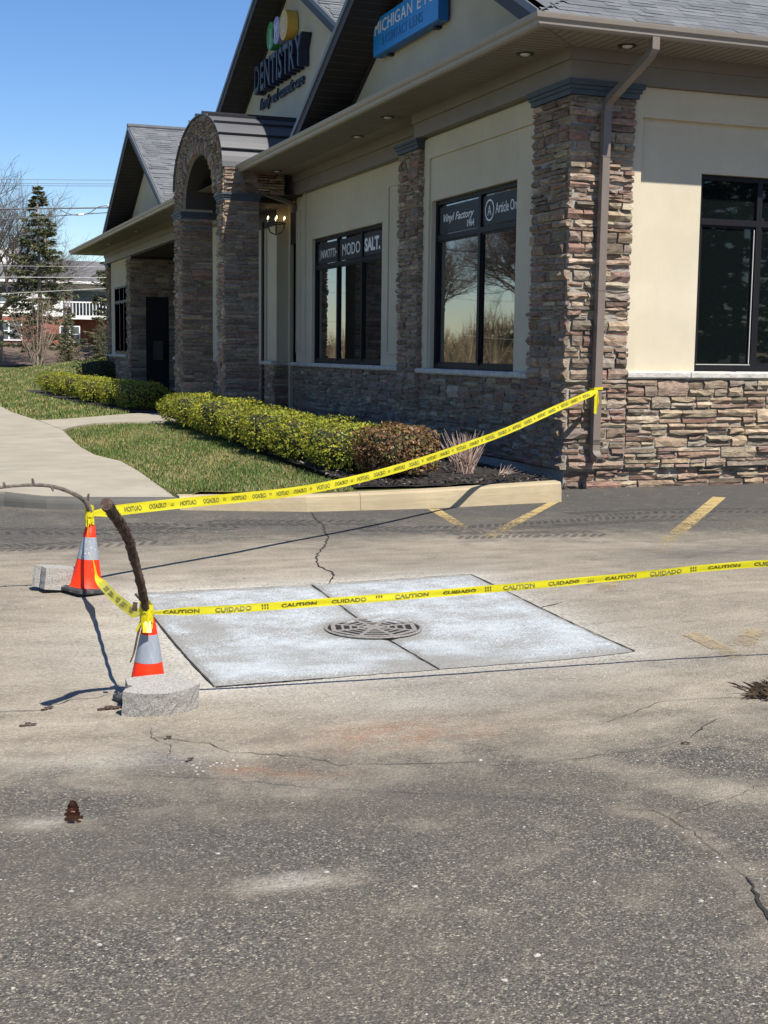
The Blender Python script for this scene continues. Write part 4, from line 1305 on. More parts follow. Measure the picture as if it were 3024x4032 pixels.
# gables: stucco face, rake boards, dark soffit under the rake
def gable(xf, xs_, yc, half, zpk, zb, cut=None, yfar=None, ynear=None):
    sl = (zpk - zb) / half
    y0 = yc - half if ynear is None else ynear; y1 = yc + half if yfar is None else yfar
    zz = lambda y: zpk - abs(y - yc)*sl
    b = MB(); b.prism([(xs_, y0, zb-.05), (xs_, y1, zb-.05), (xs_, y1, zz(y1)-.10), (xs_, yc, zpk-.10), (xs_, y0, zz(y0)-.10)], (.2, 0, 0)); b.build('gable_wall', M_STUC, BLD)
    cutz = zb + .025
    for s, ye in ((1, yc + (zpk-cutz)/sl), (-1, yc - (zpk-cutz)/sl)):
        A = Vector((xf, yc, zpk)); B = Vector((xf, ye, zz(ye)))
        # fascia board
        zk = zb - .045; yk = yc + s*(zpk-.235-zk)/sl; K = Vector((xf, yk, zk)); BB = Vector((xf, ye, zk))
        b = MB(); b.prism([A + Vector((0,0,-.015)), B + Vector((0,0,-.015)), BB, K, A + Vector((0,0,-.235))], (.03, 0, 0)); b.build('rake_board', MATS['dark rake'], BLD)
        b = MB(); b.prism([A + Vector((-.02,0,.012)), B + Vector((-.02,0,.012)), B + Vector((-.02,0,-.075)), A + Vector((-.02,0,-.075))], (.0195, 0, 0)); b.build('rake_edge', MATS['rake edge'], BLD)
        # soffit
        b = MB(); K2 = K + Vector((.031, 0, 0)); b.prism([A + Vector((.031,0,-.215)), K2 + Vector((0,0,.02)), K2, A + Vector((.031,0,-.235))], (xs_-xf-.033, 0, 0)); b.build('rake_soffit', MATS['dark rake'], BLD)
        b = MB(); d0 = (K - A - Vector((0,0,-.235))); L_ = d0.length
        for k in range(int(L_/.16)):
            p = A + d0*((k+.5)*.16/L_)
            b.box(p.x+.04, xs_-.05, p.y-.006, p.y+.006, p.z-.2372, p.z-.2352)
        b.build('soffit_groove', MATS['brown trim'], BLD)
        # frieze board where the rake meets the stucco
        b = MB(); b.prism([Vector((xs_-.025, yc, zpk-.236)), Vector((xs_-.025, yk, zk)), Vector((xs_-.025, yk - s*.18, zk)), Vector((xs_-.025, yc, zpk-.33))], (.024, 0, 0)); b.build('rake_frieze', MATS['dark rake'], BLD)
gable(-.68, -.02, 3.9, 4.46, 7.33, 4.93)
gable(.20, .75, 12.9, 7.30, 9.11, 5.31)
gable(-.68, -.02, 23.8, 4.75, 7.41, 4.90)

# ---------------------------------------------------------------- arched porch
PC, PHW, PZS, PRISE = 13.42, 2.22, 4.82, 1.20
PXF, PXB = -1.10, -.45
for y0, y1, sd in ((11.16, 11.75, 61), (14.89, 15.68, 63)):
    core('stone_pier', MATS['mortar'], (PXF+.012, PXB, y0+.012, y1-.012, .05, 4.22))
    clad(FX(PXF), -y1, -y0, .12, 4.22, sd, hm=(.08, .16), wm=(.14, .42))
    clad(FY(y0), PXF, PXB, .12, 4.22, sd+1, hm=(.08, .16), wm=(.16, .44))
    capital(PXF, PXB, y0, y1, 4.222, 4.35)
def ell(hw, rise, zs, t): return (PC - hw*math.cos(t), zs + rise*math.sin(t))
IHW, IRISE, IZS = 1.40, .92, 4.40
NSEG = 40
b = MB()
inn = [ell(IHW, IRISE, IZS, math.pi*k/NSEG) for k in range(NSEG+1)]
out = []
for k in range(NSEG+1):
    t = math.pi*k/NSEG; y, z = ell(PHW, PRISE, PZS, t); out.append((y, z))
out[0] = (PC-PHW, 4.352); out[-1] = (PC+PHW, 4.352)
inn[0] = (PC-IHW, 4.352); inn[-1] = (PC+IHW, 4.352)
for k in range(NSEG):
    q = [inn[k], out[k], out[k+1], inn[k+1]]
    b.prism([(PXF+.012, y, z) for y, z in q][::-1], (PXB-PXF-.024, 0, 0))
arch = b.build('arch_wall', MATS['mortar'], BLD)
def in_arch(u, v):
    y = -u
    if v < PZS: return IHW + .30 < abs(y-PC) < PHW
    e = math.hypot((y-PC)/PHW, (v-PZS)/PRISE); i = math.hypot((y-PC)/(IHW+.30), max(0, v-IZS)/(IRISE+.30))
    return e < .965 and i > 1.0
clad(FX(PXF), -PC-PHW, -PC+PHW, 4.352, 6.0, 67, keep=in_arch, hm=(.06, .12), wm=(.12, .26))
clad(FY(11.19), PXF, PXB+.5, 4.352, 4.82, 68, hm=(.06, .12))
rng = random.Random(71)
NV = 30
for k in range(NV):       # voussoirs
    t0, t1 = math.pi*k/NV, math.pi*(k+1)/NV
    y0, z0 = ell(IHW, IRISE, IZS, t0); y1, z1 = ell(IHW, IRISE, IZS, t1)
    cy, cz = (y0+y1)/2, (z0+z1)/2
    tx = Vector((0, y1-y0, z1-z0)); ln = tx.length; tx.normalize()
    nrm = Vector((1, 0, 0)).cross(tx) if False else Vector((0, -tx.z, tx.y))
    f_ = frame((PXF, cy, cz), -tx, nrm if nrm.dot(Vector((0, cy-PC, cz-IZS+.3))) > 0 else -nrm)
    if f_.to_3x3() @ Vector((0,0,1)) != Vector((0,0,0)) and (f_.to_3x3() @ Vector((0,0,1))).x > 0:
        f_ = frame((PXF, cy, cz), tx, nrm if nrm.dot(Vector((0, cy-PC, cz-IZS+.3))) > 0 else -nrm)
    stone_geo(veneer, f_, -ln/2, ln/2, .0, rng.uniform(.22, .34), .025 + rng.uniform(0, .015), rng)
o = veneer.build('stone_veneer', M_STONE, BLD); o['kind'] = 'stuff'
# barrel roof of standing-seam sheets
b = MB()
def vault(hw, rise, zs, x0, x1, th):
    for k in range(NSEG):
        t0, t1 = math.pi*k/NSEG, math.pi*(k+1)/NSEG
        a0, a1 = ell(hw, rise, zs, t0), ell(hw, rise, zs, t1); c0, c1 = ell(hw+th, rise+th, zs, t0), ell(hw+th, rise+th, zs, t1)
        b.prism([(x0, *a0), (x0, *c0), (x0, *c1), (x0, *a1)][::-1], (x1-x0, 0, 0))
vault(PHW+.005, PRISE+.005, PZS, PXF-.035, .90, .025)
vr = b.build('barrel_roof', MATS['metal roof'], BLD)
for k in range(1, 12):
    t = math.pi*(k+.0)/12; y, z = ell(PHW+.03, PRISE+.03, PZS, t); n = Vector((0, -math.cos(t)/PHW, math.sin(t)/PRISE)).normalized(); s = Vector((0, n.z, -n.y))
    c = Vector((0, y, z)); b = MB()
    b.prism([Vector((PXF-.04, 0, 0)) + c - s*.014, Vector((PXF-.04, 0, 0)) + c + s*.014, Vector((PXF-.04, 0, 0)) + c + s*.014 + n*.035, Vector((PXF-.04, 0, 0)) + c - s*.014 + n*.05], (1.93, 0, 0))
    b.build('standing_seam', MATS['metal rib'], vr)
b = MB()
vault(IHW-.03, IRISE-.03, IZS, PXF+.06, 2.5, .02)
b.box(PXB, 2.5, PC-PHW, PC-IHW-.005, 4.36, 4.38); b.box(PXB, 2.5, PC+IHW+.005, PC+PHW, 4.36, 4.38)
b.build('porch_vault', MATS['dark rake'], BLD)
b = MB(); b.box(PXB, PXB+.05, PC-PHW+.02, PC-IHW-.01, 4.353, 4.9); b.build('porch_beam', MATS['dark rake'], BLD)
b = MB(); b.box(PXB+.002, PXB+.05, PC+IHW+.01, PC+PHW-.02, 4.353, 4.9); b.build('porch_beam', MATS['dark rake'], BLD)
b = MB(); b.box(-.88, -.60, 11.13, 11.45, 4.78, 4.86); b.build('gutter_end', MATS['gutter metal'], BLD)
b = MB(); b.box(-1.02, -.70, 15.62, 15.82, 4.80, 4.98); b.build('gutter_end', MATS['gutter metal'], BLD)

b = MB(); b.box(-.43, .385, 11.80, 15.62, 4.27, 4.352); b.build('porch_ceiling', MATS['dark rake'], BLD)
b = MB(); b.box(.372, .397, 12.98, 15.7, 3.98, 4.384); b.build('porch_header', MATS['dark rake'], BLD)  # dark band puts the deep porch shade onto the wall
b = MB(); b.box(.66, 1.45, 11.61, 12.95, 3.6, 4.4); b.build('alcove_header', MATS['dark interior'], BLD)  # near-black block added to darken the top of the alcove
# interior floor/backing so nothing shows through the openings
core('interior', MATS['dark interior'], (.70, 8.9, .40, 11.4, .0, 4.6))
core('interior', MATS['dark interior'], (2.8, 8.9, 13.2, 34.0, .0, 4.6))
# ---------------------------------------------------------------- signs on the gables
plain('sign blue', (0.012, 0.235, 0.60), 0.4, 0.05)
plain('sign blue side', (0.008, 0.14, 0.40), 0.4, 0.05)
plain('sign green', (0.045, 0.29, 0.085), 0.45, 0.05)
plain('sign violet', (0.30, 0.30, 0.50), 0.45, 0.05)
plain('sign gold', (0.62, 0.38, 0.07), 0.45, 0.05)
plain('disc side', (0.16, 0.17, 0.20), 0.5, 0.05)
plain('navy letter side', (0.010, 0.012, 0.030), 0.5, 0.05)
plain('letter face', (0.045, 0.05, 0.068), 0.5, 0.05)
plain('script navy', (0.010, 0.016, 0.035), 0.5, 0.05)
plain('dim lettering', (0.035, 0.16, 0.36), 0.5, 0.05)

SGX = -.20   # front face of the blue cabinet
s = empty('cabinet_sign', (0, 0, 0)); tag(s, 'bright blue box sign with white MICHIGAN EYE lettering on the near gable', 'sign')
y_r, y_l, z_b, z_t = 3.30, 5.745, 5.745, 6.265
b = MB(); b.box(SGX+.012, -.06, y_r, y_l, z_b, z_t); b.build('cabinet', MATS['sign blue side'], s)
b = MB(); b.box(SGX, SGX+.0115, y_r+.008, y_l-.008, z_b+.008, z_t-.008); b.build('face_panel', MATS['sign blue'], s)
for word, h, u, z, wdt, mt in (('MICHIGAN', .175, .07, .285, 1.47, 'white lettering'), ('EYE', .175, 1.72, .285, .57, 'white lettering'), ('&', .135, .36, .095, .11, 'dim lettering'), ('CONTACT', .135, .52, .095, .84, 'dim lettering'), ('LENS', .135, 1.44, .095, .47, 'dim lettering')):
    u_ = 0
    ms = [text_mesh(ch, h, .003) for ch in word]; tw = sum(w for _, w in ms) + h*.22*(len(word)-1); k = wdt/tw
    for me, w in ms:
        b = MB(); b.add_mesh(me, frame((SGX-.004, y_l-u-u_, z_b+z), (0,-1,0), (0,0,1)) @ Matrix.Diagonal((k,1,1,1))); b.build('letter', MATS[mt], s)
        u_ += (w + h*.22)*k
for yy_ in (y_l-.4, y_r+.3):
    b = MB(); b.box(-.10, -.021, yy_, yy_+.1, z_b-.03, z_b); b.build('bracket', MATS['black iron'], s)

s = empty('channel_letter_sign', (0, 0, 0)); tag(s, 'three coloured discs above navy DENTISTRY letters on the middle gable', 'sign')
GX = .75
# photographed extent on the gable face
yA, yB, zb_, zt_ = 15.19, 11.82, 6.905, 7.455
letters = 'DENTISTRY'
met = [text_mesh(c, .548, .001, bold=.004) for c in letters]
tot = sum(w for _, w in met) + .10*(len(letters)-1)
k = (yA - yB)/tot; y = yA
for (me, w), c in zip(met, letters):
    f_ = frame((GX-.215, y, zb_), (0,-1,0), (0,0,1)) @ Matrix.Diagonal((k,1,1,1))
    o = empty('letter', (0,0,0)); o.parent = s
    b = MB(); b.add_mesh(me, f_ @ Matrix.Translation((0,0,.004))); b.build('face', MATS['letter face'], o)
    mo, _ = text_mesh(c, .548, .10, bold=.026)
    b = MB(); b.add_mesh(mo, frame((GX-.112, y+.02, zb_), (0,-1,0), (0,0,1)) @ Matrix.Diagonal((k,1,1,1))); b.build('return', MATS['navy letter side'], o)
    y -= (w + .10)*k
for c, yy_, zz_, r, mt in (('J', 13.89, 7.815, .275, 'sign green'), ('M', 13.45, 7.83, .262, 'sign violet'), ('G', 12.925, 7.825, .285, 'sign gold')):
    o = empty('disc', (0,0,0)); o.parent = s
    b = MB(); n = 36
    ring = [(yy_ + r*math.cos(2*math.pi*i/n), zz_ + r*math.sin(2*math.pi*i/n)) for i in range(n)]
    b.prism([(GX-.235, a, z) for a, z in ring], (.215, 0, 0)); b.build('drum', MATS[mt], o)
    me, w = text_mesh(c, .28, .003)
    b = MB(); b.add_mesh(me, frame((GX-.241, yy_ + w*.36, zz_-.14), (0,-1,0), (0,0,1)) @ Matrix.Diagonal((.75,1,1,1))); b.build('initial', MATS['white lettering'], o)
for word, u, wdt in (('family', 0, .85), ('and', .98, .42), ('cosmetic', 1.50, 1.02), ('care', 2.62, .56)):
    me, wd = text_mesh(word, .15, .02, shear=.4, bold=.001)
    b = MB(); b.add_mesh(me, frame((GX-.045, 15.35-u, 6.60), (0,-1,0), (0,0,1)) @ Matrix.Diagonal((wdt/wd,1.5,1,1))); b.build('script_word', MATS['script navy'], s)

# hanging lantern in the porch
s = empty('chandelier', (.34, 12.80, 3.90)); s.scale = (.62, .62, .7); tag(s, 'black iron ring chandelier with glowing candle bulbs in the porch', 'chandelier')
b = MB(); n = 20
pts = [(.30*math.cos(2*math.pi*i/n), .30*math.sin(2*math.pi*i/n), .14) for i in range(n+1)]
b.tube(pts, .018, 6, cap=False); b.build('ring', MATS['black iron'], s)
for k in range(6):
    a = math.pi*k/3 + .3; c, q = math.cos(a), math.sin(a)
    b = MB(); b.tube([(.30*c,.30*q,.15), (.29*c,.29*q,.0), (.20*c,.20*q,-.12), (0,0,-.18)], .011, 5); b.build('arm', MATS['black iron'], s)
    cd = MB(); cd.lathe([(.022,.16),(.022,.24)], 8, (.30*c,.30*q,0)); co = cd.build('candle', MATS['light lens'], s)
    b = MB(); b.lathe([(.008,.24),(.022,.27),(.018,.30),(.004,.33)], 8, (.30*c,.30*q,0)); b.build('bulb', M_BULB, co)
b = MB(); b.tube([(0,0,-.18),(0,0,.75)], .01, 5); b.build('chain', MATS['black iron'], s)
# ---------------------------------------------------------------- barricade: cones, blocks, branches, tape
def cone_mat():
    t = NT('cone orange')
    n = t.noise(60, 5, 0.7); n2 = t.noise(5, 4, 0.6)
    c = t.mix(t.fr(n2, .3, .7), (0.90, 0.030, 0.004), (0.78, 0.034, 0.006))
    c = t.mix(t.fr(n, .64, .72, 0, .55), c, (0.62, 0.35, 0.26))
    t.set(Base_Color=c, Roughness=0.5, Specular_IOR_Level=0.25)
    return t.m
M_CONE = cone_mat()
def collar_mat(name, wear):
    t = NT(name)
    n = t.noise(70, 4, 0.7); s = t.noise(40, 4, 0.6, t.coord((1, 1, .06)))
    c = t.mix(t.fr(s, .35, .7), (0.205, 0.225, 0.26), (0.27, 0.295, 0.33))
    c = t.mix(t.fr(n, .60, .66, 0, wear), c, (0.68, 0.68, 0.66))
    t.set(Base_Color=c, Roughness=0.5)
    return t.m
M_COL1 = collar_mat('reflective collar', .15); M_COL2 = collar_mat('scuffed reflective collar', .95)
def rubber_mat():
    t = NT('cone base rubber')
    n = t.noise(28, 5, 0.7)
    t.set(Base_Color=t.ramp(n, [(.35, (.018,.018,.019)), (.6, (.05,.05,.05)), (.72, (.32,.31,.30))]), Roughness=.7)
    t.bump(n, .3, .01)
    return t.m
M_RUB = rubber_mat()

def cone(loc, s, rz, tilt, collar, label):
    c = empty('traffic_cone', loc); c.rotation_euler = (tilt[0], tilt[1], 0); c.scale = (s, s, s)
    tag(c, label, 'traffic cone', 'orange traffic cones holding the tape')
    h = .135; k = .035; b = MB(); P = []
    for sx, sy, a0 in ((1,1,0),(-1,1,90),(-1,-1,180),(1,-1,270)):
        for a in (0, 30, 60, 90):
            t = math.radians(a0 + a); x = sx*(h-k) + k*math.cos(t); y = sy*(h-k) + k*math.sin(t)
            P.append((x*math.cos(rz)-y*math.sin(rz), x*math.sin(rz)+y*math.cos(rz)))
    n = len(P)
    rings = [[b.vert((x*f, y*f, z)) for x, y in P] for f, z in ((.97, .003), (1, .010), (.985, .024), (.80, .034))]
    for r0, r1 in zip(rings, rings[1:]):
        for i in range(n): b.face(r0[i], r0[(i+1)%n], r1[(i+1)%n], r1[i])
    b.face(*rings[0][::-1]); b.face(*rings[-1]); b.build('base', M_RUB, c)
    rad = lambda z: .100 + (.028-.100)*(z-.03)/(.42-.03)
    b = MB(); prof = [(.108, .033), (.104, .038)] + [(rad(z), z) for z in (.045, .12, .20, .28, .35, .42)] + [(.0235, .4205), (.022, .36)]
    b.lathe(prof, 40, cap=False); b.build('body', M_CONE, c, smooth=True)
    b = MB(); b.lathe([(rad(z)+.0012, z) for z in (.208, .25, .30, .346)], 40, cap=False)
    o = b.build('reflective_collar', collar, c); o.data.polygons.foreach_set('use_smooth', [True]*len(o.data.polygons))
    return c
cone((-5.835, -4.685, 0.0), 1.0, math.radians(27), (0, math.radians(4.5)), M_COL2, 'scuffed orange traffic cone with a thin arching branch stuck in its tip')
cone((-5.895, -7.12, -.083), .92, math.radians(20), (math.radians(1.5), math.radians(1.5)), M_COL1, 'clean orange traffic cone with a thick stick in its tip behind a split block')

def block_mesh(name):
    b = MB(); W_, D_, H_ = .176, .085, .124
    # outline: curved split front (-y), tapered sides with notches, narrow back
    P = []
    for i in range(21):
        t = i/20; x = -W_ + 2*W_*t; P.append((x, -D_ - .062*(1-(2*t-1)**2) + .032))
    P += [(W_-.012, -D_+.05), (W_-.045, -D_+.075), (W_-.040, -D_+.098), (W_-.05, D_), (.02, D_+.004), (-W_+.05, D_), (-W_+.040, -D_+.100), (-W_+.058, -D_+.080), (-W_+.018, -D_+.055)]
    rr = random.Random(4); n = len(P); rings = []
    for z in (0, .02, .045, .07, .10, H_):
        rings.append([b.vert((x + (rr.uniform(-.002,.002) if 0 < z < H_ else rr.uniform(-.001,.001)), y + (rr.uniform(-.003,.003) if i < 21 and 0 < z < H_ else rr.uniform(-.002,.002)), z)) for i, (x, y) in enumerate(P)])
    for r0, r1 in zip(rings, rings[1:]):
        for i in range(n): b.face(r0[i], r0[(i+1)%n], r1[(i+1)%n], r1[i])
    b.face(*rings[0][::-1]); b.face(*rings[-1])
    return b.mesh(name, M_BLOCK)
def block_material():
    t = NT('split face block')
    n = t.noise(120, 5, 0.75); v = t.noise(6, 4, .6)
    c = t.ramp(n, [(.30, (.15,.14,.125)), (.5, (.34,.325,.295)), (.7, (.50,.48,.445))])
    c = t.mix(t.fr(v, .4, .7, 0, .25), c, (.44,.40,.34))
    t.set(Base_Color=c, Roughness=.95, Specular_IOR_Level=.15)
    t.bump(t.noise(130, 5, .75), .8, .010)
    return t.m
M_BLOCK = block_material()
me = block_mesh('concrete_block')
o = link('concrete_block', me); o.location = (-5.878, -7.262, -.079); o.rotation_euler = (math.radians(11), 0, math.radians(6))
tag(o, 'grey split face retaining wall block lying in front of the cone with the thick stick', 'block')
o = link('concrete_block', me); o.location = (-6.00, -4.60, .012); o.rotation_euler = (0, math.radians(-7), math.radians(190)); o.scale = (.84, .9, 1.08)
tag(o, 'grey retaining wall block tilted against the cone with the arching branch', 'block')

def bark_mat(name, a, c_):
    t = NT(name)
    n = t.noise(38, 7, .72, t.coord((1, 1, .35))); n2 = t.noise(160, 4, .7)
    c = t.ramp(n, [(.30, a), (.52, c_), (.72, tuple(min(1, x*1.9) for x in c_))])
    t.set(Base_Color=c, Roughness=.92, Specular_IOR_Level=.2)
    t.bump(t.math('ADD', n, t.math('MULTIPLY', n2, .35)), 1.0, .012)
    return t.m
M_BARK = bark_mat('shaggy bark', (.022,.014,.011), (.092,.060,.046))
M_BARK2 = bark_mat('thin grey bark', (.045,.036,.030), (.15,.125,.105))
M_TREE = bark_mat('tree bark', (.10,.08,.06), (.27,.22,.165))
M_TWIG = plain('twig', (.115,.090,.072), .9, .3, 2)

def smooth_path(P, n=6):
    P = [Vector(p) for p in P]; out = []
    for i in range(len(P)-1):
        p0 = P[max(0, i-1)]; p1 = P[i]; p2 = P[i+1]; p3 = P[min(len(P)-1, i+2)]
        for k in range(n):
            t = k/n
            out.append(.5*((2*p1) + (p2-p0)*t + (2*p0-5*p1+4*p2-p3)*t*t + (3*p1-p0-3*p2+p3)*t**3))
    out.append(P[-1]); return out
rr = random.Random(9)
P = smooth_path([(-5.895,-7.12,.20),(-5.898,-7.135,.31),(-5.93,-7.215,.444),(-5.985,-7.342,.603),(-6.036,-7.463,.732),(-6.085,-7.59,.80),(-6.165,-7.76,.905)], 6)
b = MB(); n = len(P); rad = [(.0165 + .0075*(i/n)) * rr.uniform(.92, 1.10) for i in range(n)]
b.tube(P, rad, 12, jit=.13, rng=rr)
for _ in range(150):   # shreds of bark
    i = rr.randrange(8, n-1); p = Vector(P[i]); a = rr.uniform(0, 6.28); d = (P[i+1]-P[i]).normalized(); o_ = d.orthogonal().normalized(); o_ = (o_*math.cos(a) + d.cross(o_)*math.sin(a))
    w = d.cross(o_)*.003; l = d*rr.uniform(.008, .03); q = p + o_*rad[i]*.95
    b.poly([q - w, q + w, q + l + w*.4 + o_*rr.uniform(.001, .008), q + l - w*.4 + o_*rr.uniform(.001, .008)])
br = b.build('tree_branch', M_BARK)
tag(br, 'thick shaggy barked stick leaning out of the cone behind the split block', 'branch')
b = MB(); b.tube(smooth_path([(-5.925,-7.15,.30),(-5.945,-7.17,.24),(-5.965,-7.18,.16),(-5.985,-7.19,.12)], 4), [.006]*4 + [.005]*4 + [.004]*4 + [.002], 5); b.build('hanging_twig', M_BARK, br)
b = MB(); b.prism([(-5.955,-7.235,.40),(-5.975,-7.24,.405),(-5.982,-7.24,.365),(-5.958,-7.235,.36)], (0,.004,0)); b.build('bark_flake', M_BARK, br)
P = smooth_path([(-5.803,-4.69,.33),(-5.80,-4.69,.44),(-5.815,-4.72,.53),(-5.858,-4.76,.59),(-5.945,-4.82,.645),(-6.06,-4.85,.685),(-6.18,-4.86,.695),(-6.35,-4.90,.69),(-6.6,-4.95,.66),(-6.9,-5.0,.60),(-7.3,-5.05,.5)], 6)
n = len(P); b = MB(); rad = [(.0185 if i < 14 else .0145 - .009*(i-14)/(n-14)) * rr.uniform(.93, 1.07) for i in range(n)]
b.tube(P, rad, 10, jit=.07, rng=rr)
br = b.build('tree_branch', M_BARK2)
tag(br, 'thin grey branch arching sideways from the scuffed cone', 'branch')
for p, q in (((-6.16,-4.86,.70),(-6.165,-4.862,.735)),((-5.82,-4.72,.575),(-5.815,-4.73,.62)),((-6.05,-4.85,.68),(-6.045,-4.86,.655)),((-6.33,-4.9,.695),(-6.335,-4.9,.72))):
    b = MB(); b.tube([p, q], [.010, .006], 6); b.build('knot', M_BARK2, br)

def tape_mat():
    m = bpy.data.materials.new('caution tape'); m.use_nodes = True
    N = m.node_tree.nodes; L_ = m.node_tree.links; N.clear()
    out = N.new('ShaderNodeOutputMaterial'); d = N.new('ShaderNodeBsdfPrincipled'); tr = N.new('ShaderNodeBsdfTranslucent'); mx = N.new('ShaderNodeMixShader')
    nz = N.new('ShaderNodeTexNoise'); nz.inputs['Scale'].default_value = 9; rp = N.new('ShaderNodeValToRGB')
    rp.color_ramp.elements[0].position = .35; rp.color_ramp.elements[0].color = (.70, .60, .012, 1); rp.color_ramp.elements[1].position = .65; rp.color_ramp.elements[1].color = (.84, .76, .03, 1)
    L_.new(nz.outputs['Fac'], rp.inputs['Fac']); L_.new(rp.outputs['Color'], d.inputs['Base Color']); d.inputs['Roughness'].default_value = .30
    tr.inputs['Color'].default_value = (.80, .72, .03, 1); mx.inputs[0].default_value = .38
    L_.new(d.outputs[0], mx.inputs[1]); L_.new(tr.outputs[0], mx.inputs[2]); L_.new(mx.outputs[0], out.inputs['Surface'])
    return m
M_TAPE = tape_mat()
plain('tape ink', (.105, .098, .018), .5, .2, 30)

def tape(name, pts, wf, label, mirror, s0=0.1, words=('CAUTION', 'CUIDADO'), width=.070, pitch=.30, th=1.0):
    """ribbon along pts; wf(t) = width direction; lettering runs from the first to the last point as seen on the printed side"""
    P = smooth_path(pts, 10); n = len(P)
    S = [0]
    for i in range(1, n): S.append(S[-1] + (P[i]-P[i-1]).length)
    rr = random.Random(len(label))
    Wd = []
    for i in range(n):
        d = (P[min(i+1, n-1)] - P[max(i-1, 0)]).normalized(); w = Vector(wf(S[i]/S[-1])); w = (w - d*w.dot(d)).normalized(); Wd.append((w, d.cross(w)))
    def at(s):
        s = min(max(s, 0), S[-1]-1e-6)
        lo = 0
        for i in range(n-1):
            if S[i] <= s <= S[i+1]: lo = i; break
        f = (s-S[lo])/(S[lo+1]-S[lo]); w = Wd[lo][0].lerp(Wd[lo+1][0], f).normalized(); nn = Wd[lo][1].lerp(Wd[lo+1][1], f).normalized()
        return P[lo].lerp(P[lo+1], f), w, nn
    fold = lambda s, v: .0035*math.sin(s*9 + 1.3) * math.sin(v*3.1) + .002*math.sin(s*23)
    b = MB(); prev = None; m = max(60, int(S[-1]/.04))
    for k in range(m+1):
        s = S[-1]*k/m; p, w, nn = at(s)
        end = min(1, .35 + min(s, S[-1]-s)/.25)
        row = [b.vert(p + w*(v*width/2*end) + nn*fold(s, v)) for v in (-1, -.33, .33, 1)]
        if prev:
            for q in range(3): b.face(prev[q], row[q], row[q+1], prev[q+1])
        prev = row
    o = b.build(name, M_TAPE, smooth=True)
    tag(o, label, 'caution tape')
    s = s0; k = 0
    while s < S[-1] - .32:
        b = MB()
        me, wd = text_mesh(words[k % 2], .030, 0.0, bold=.0012)
        sc = .165/wd
        base = len(b.v)
        for v in me.vertices:
            u = v.co.x*sc; 
            ss = s + (.165-u if mirror else u); p, w, nn = at(ss)
            vv = (v.co.y - .015)*th
            b.vert(p + w*vv + nn*(fold(ss, vv/(width/2)) + .0016)); b.vert(p + w*vv + nn*(fold(ss, vv/(width/2)) - .0016))
        for f_ in me.polygons: b.face(*[base + 2*i for i in f_.vertices]); b.face(*[base + 2*i + 1 for i in f_.vertices][::-1])
        if k % 2:   # small maker's mark between the words
            for j in range(3):
                ss = s + .21 + j*.012; p, w, nn = at(ss); p2, w2, nn2 = at(ss+.007)
                for v0, v1 in ((-.010, -.002), (.002, .012)):
                    b.poly([p + w*v0 + nn*(fold(ss, 0)+TOFF), p2 + w2*v0 + nn2*(fold(ss, 0)+TOFF), p2 + w2*v1 + nn2*(fold(ss, 0)+TOFF), p + w*v1 + nn*(fold(ss, 0)+TOFF)])
        b.build('printed_word', MATS['tape ink'], o)
        s += pitch if k % 2 else .235; k += 1
    return o
T1 = [(-5.80,-4.70,.49),(-5.45,-4.43,.487),(-5.05,-4.136,.478),(-4.49,-3.73,.462),(-4.0,-3.33,.452),(-3.43,-2.93,.485),(-2.80,-2.48,.55),(-2.14,-1.98,.64),(-1.36,-1.42,.77),(-.47,-.77,.96),(.30,-.20,1.115)]
TOFF = .0016
tape('caution_tape', T1, lambda t: (0.0, .10 + .25*sstep((t-.55)/.4), 1), 'long yellow caution tape strung from the scuffed cone to the downspout', True, .30)
T2 = [(-5.822,-4.735,.475),(-5.835,-4.80,.38),(-5.832,-4.88,.29),(-5.828,-5.0,.225),(-5.835,-5.25,.172),(-5.853,-5.665,.183),(-5.871,-6.03,.207),(-5.897,-6.55,.254),(-5.915,-6.94,.295),(-5.905,-7.10,.325)]
TOFF = .0016
tape('caution_tape', T2, lambda t: Vector((.135, .98, -.05)).lerp(Vector((.55, .35, .75)), sstep((t-.12)/.75)), 'slack yellow caution tape sagging between the two cones', False, .95, pitch=.34, width=.052, th=.85)
T3 = [(-5.885,-7.155,.335),(-5.53,-7.29,.358),(-5.01,-7.345,.378),(-4.355,-7.405,.405),(-3.65,-7.45,.437),(-3.09,-7.56,.485),(-2.5,-7.75,.525),(-1.7,-8.05,.585),(-.8,-8.35,.66),(.4,-8.75,.78)]
TOFF = .0016
tape('caution_tape', T3, lambda t: (0, .05 - .15*sstep((t-.08)/.36) + .10*sstep((t-.48)/.2), 1), 'taut yellow caution tape running past the drain from the cone with the stick', False, .06, pitch=.30, width=.036, th=.56)
# knots of tape
def knot(loc, r, h, seed, label, tails=4):
    rr = random.Random(seed); b = MB()
    for j in range(5):
        z = loc[2] - h/2 + h*j/4; pts = []
        for k in range(13):
            a = 2*math.pi*k/12; q = r*rr.uniform(.85, 1.25); pts.append(Vector((loc[0]+q*math.cos(a), loc[1]+q*math.sin(a), z + rr.uniform(-.012, .012))))
        for p, q in zip(pts, pts[1:]):
            w = Vector((0, 0, rr.uniform(.008, .022))); b.poly([p-w, q-w, q+w, p+w])
    for j in range(tails):
        a = rr.uniform(3.4, 5.6); p = Vector((loc[0]+r*math.cos(a), loc[1]+r*math.sin(a), loc[2]-h*.3)); d = Vector((math.cos(a)*.03, math.sin(a)*.03, -.045)); w = Vector((-math.sin(a), math.cos(a), 0))*.012
        b.poly([p-w, p+w, p+w+d, p-w*.4+d])
    o = b.build('tape_knot', M_TAPE); tag(o, label, 'caution tape')
knot((-5.808,-4.70,.482), .025, .075, 1, 'bunched yellow tape knot round the arching branch above the scuffed cone', 1)
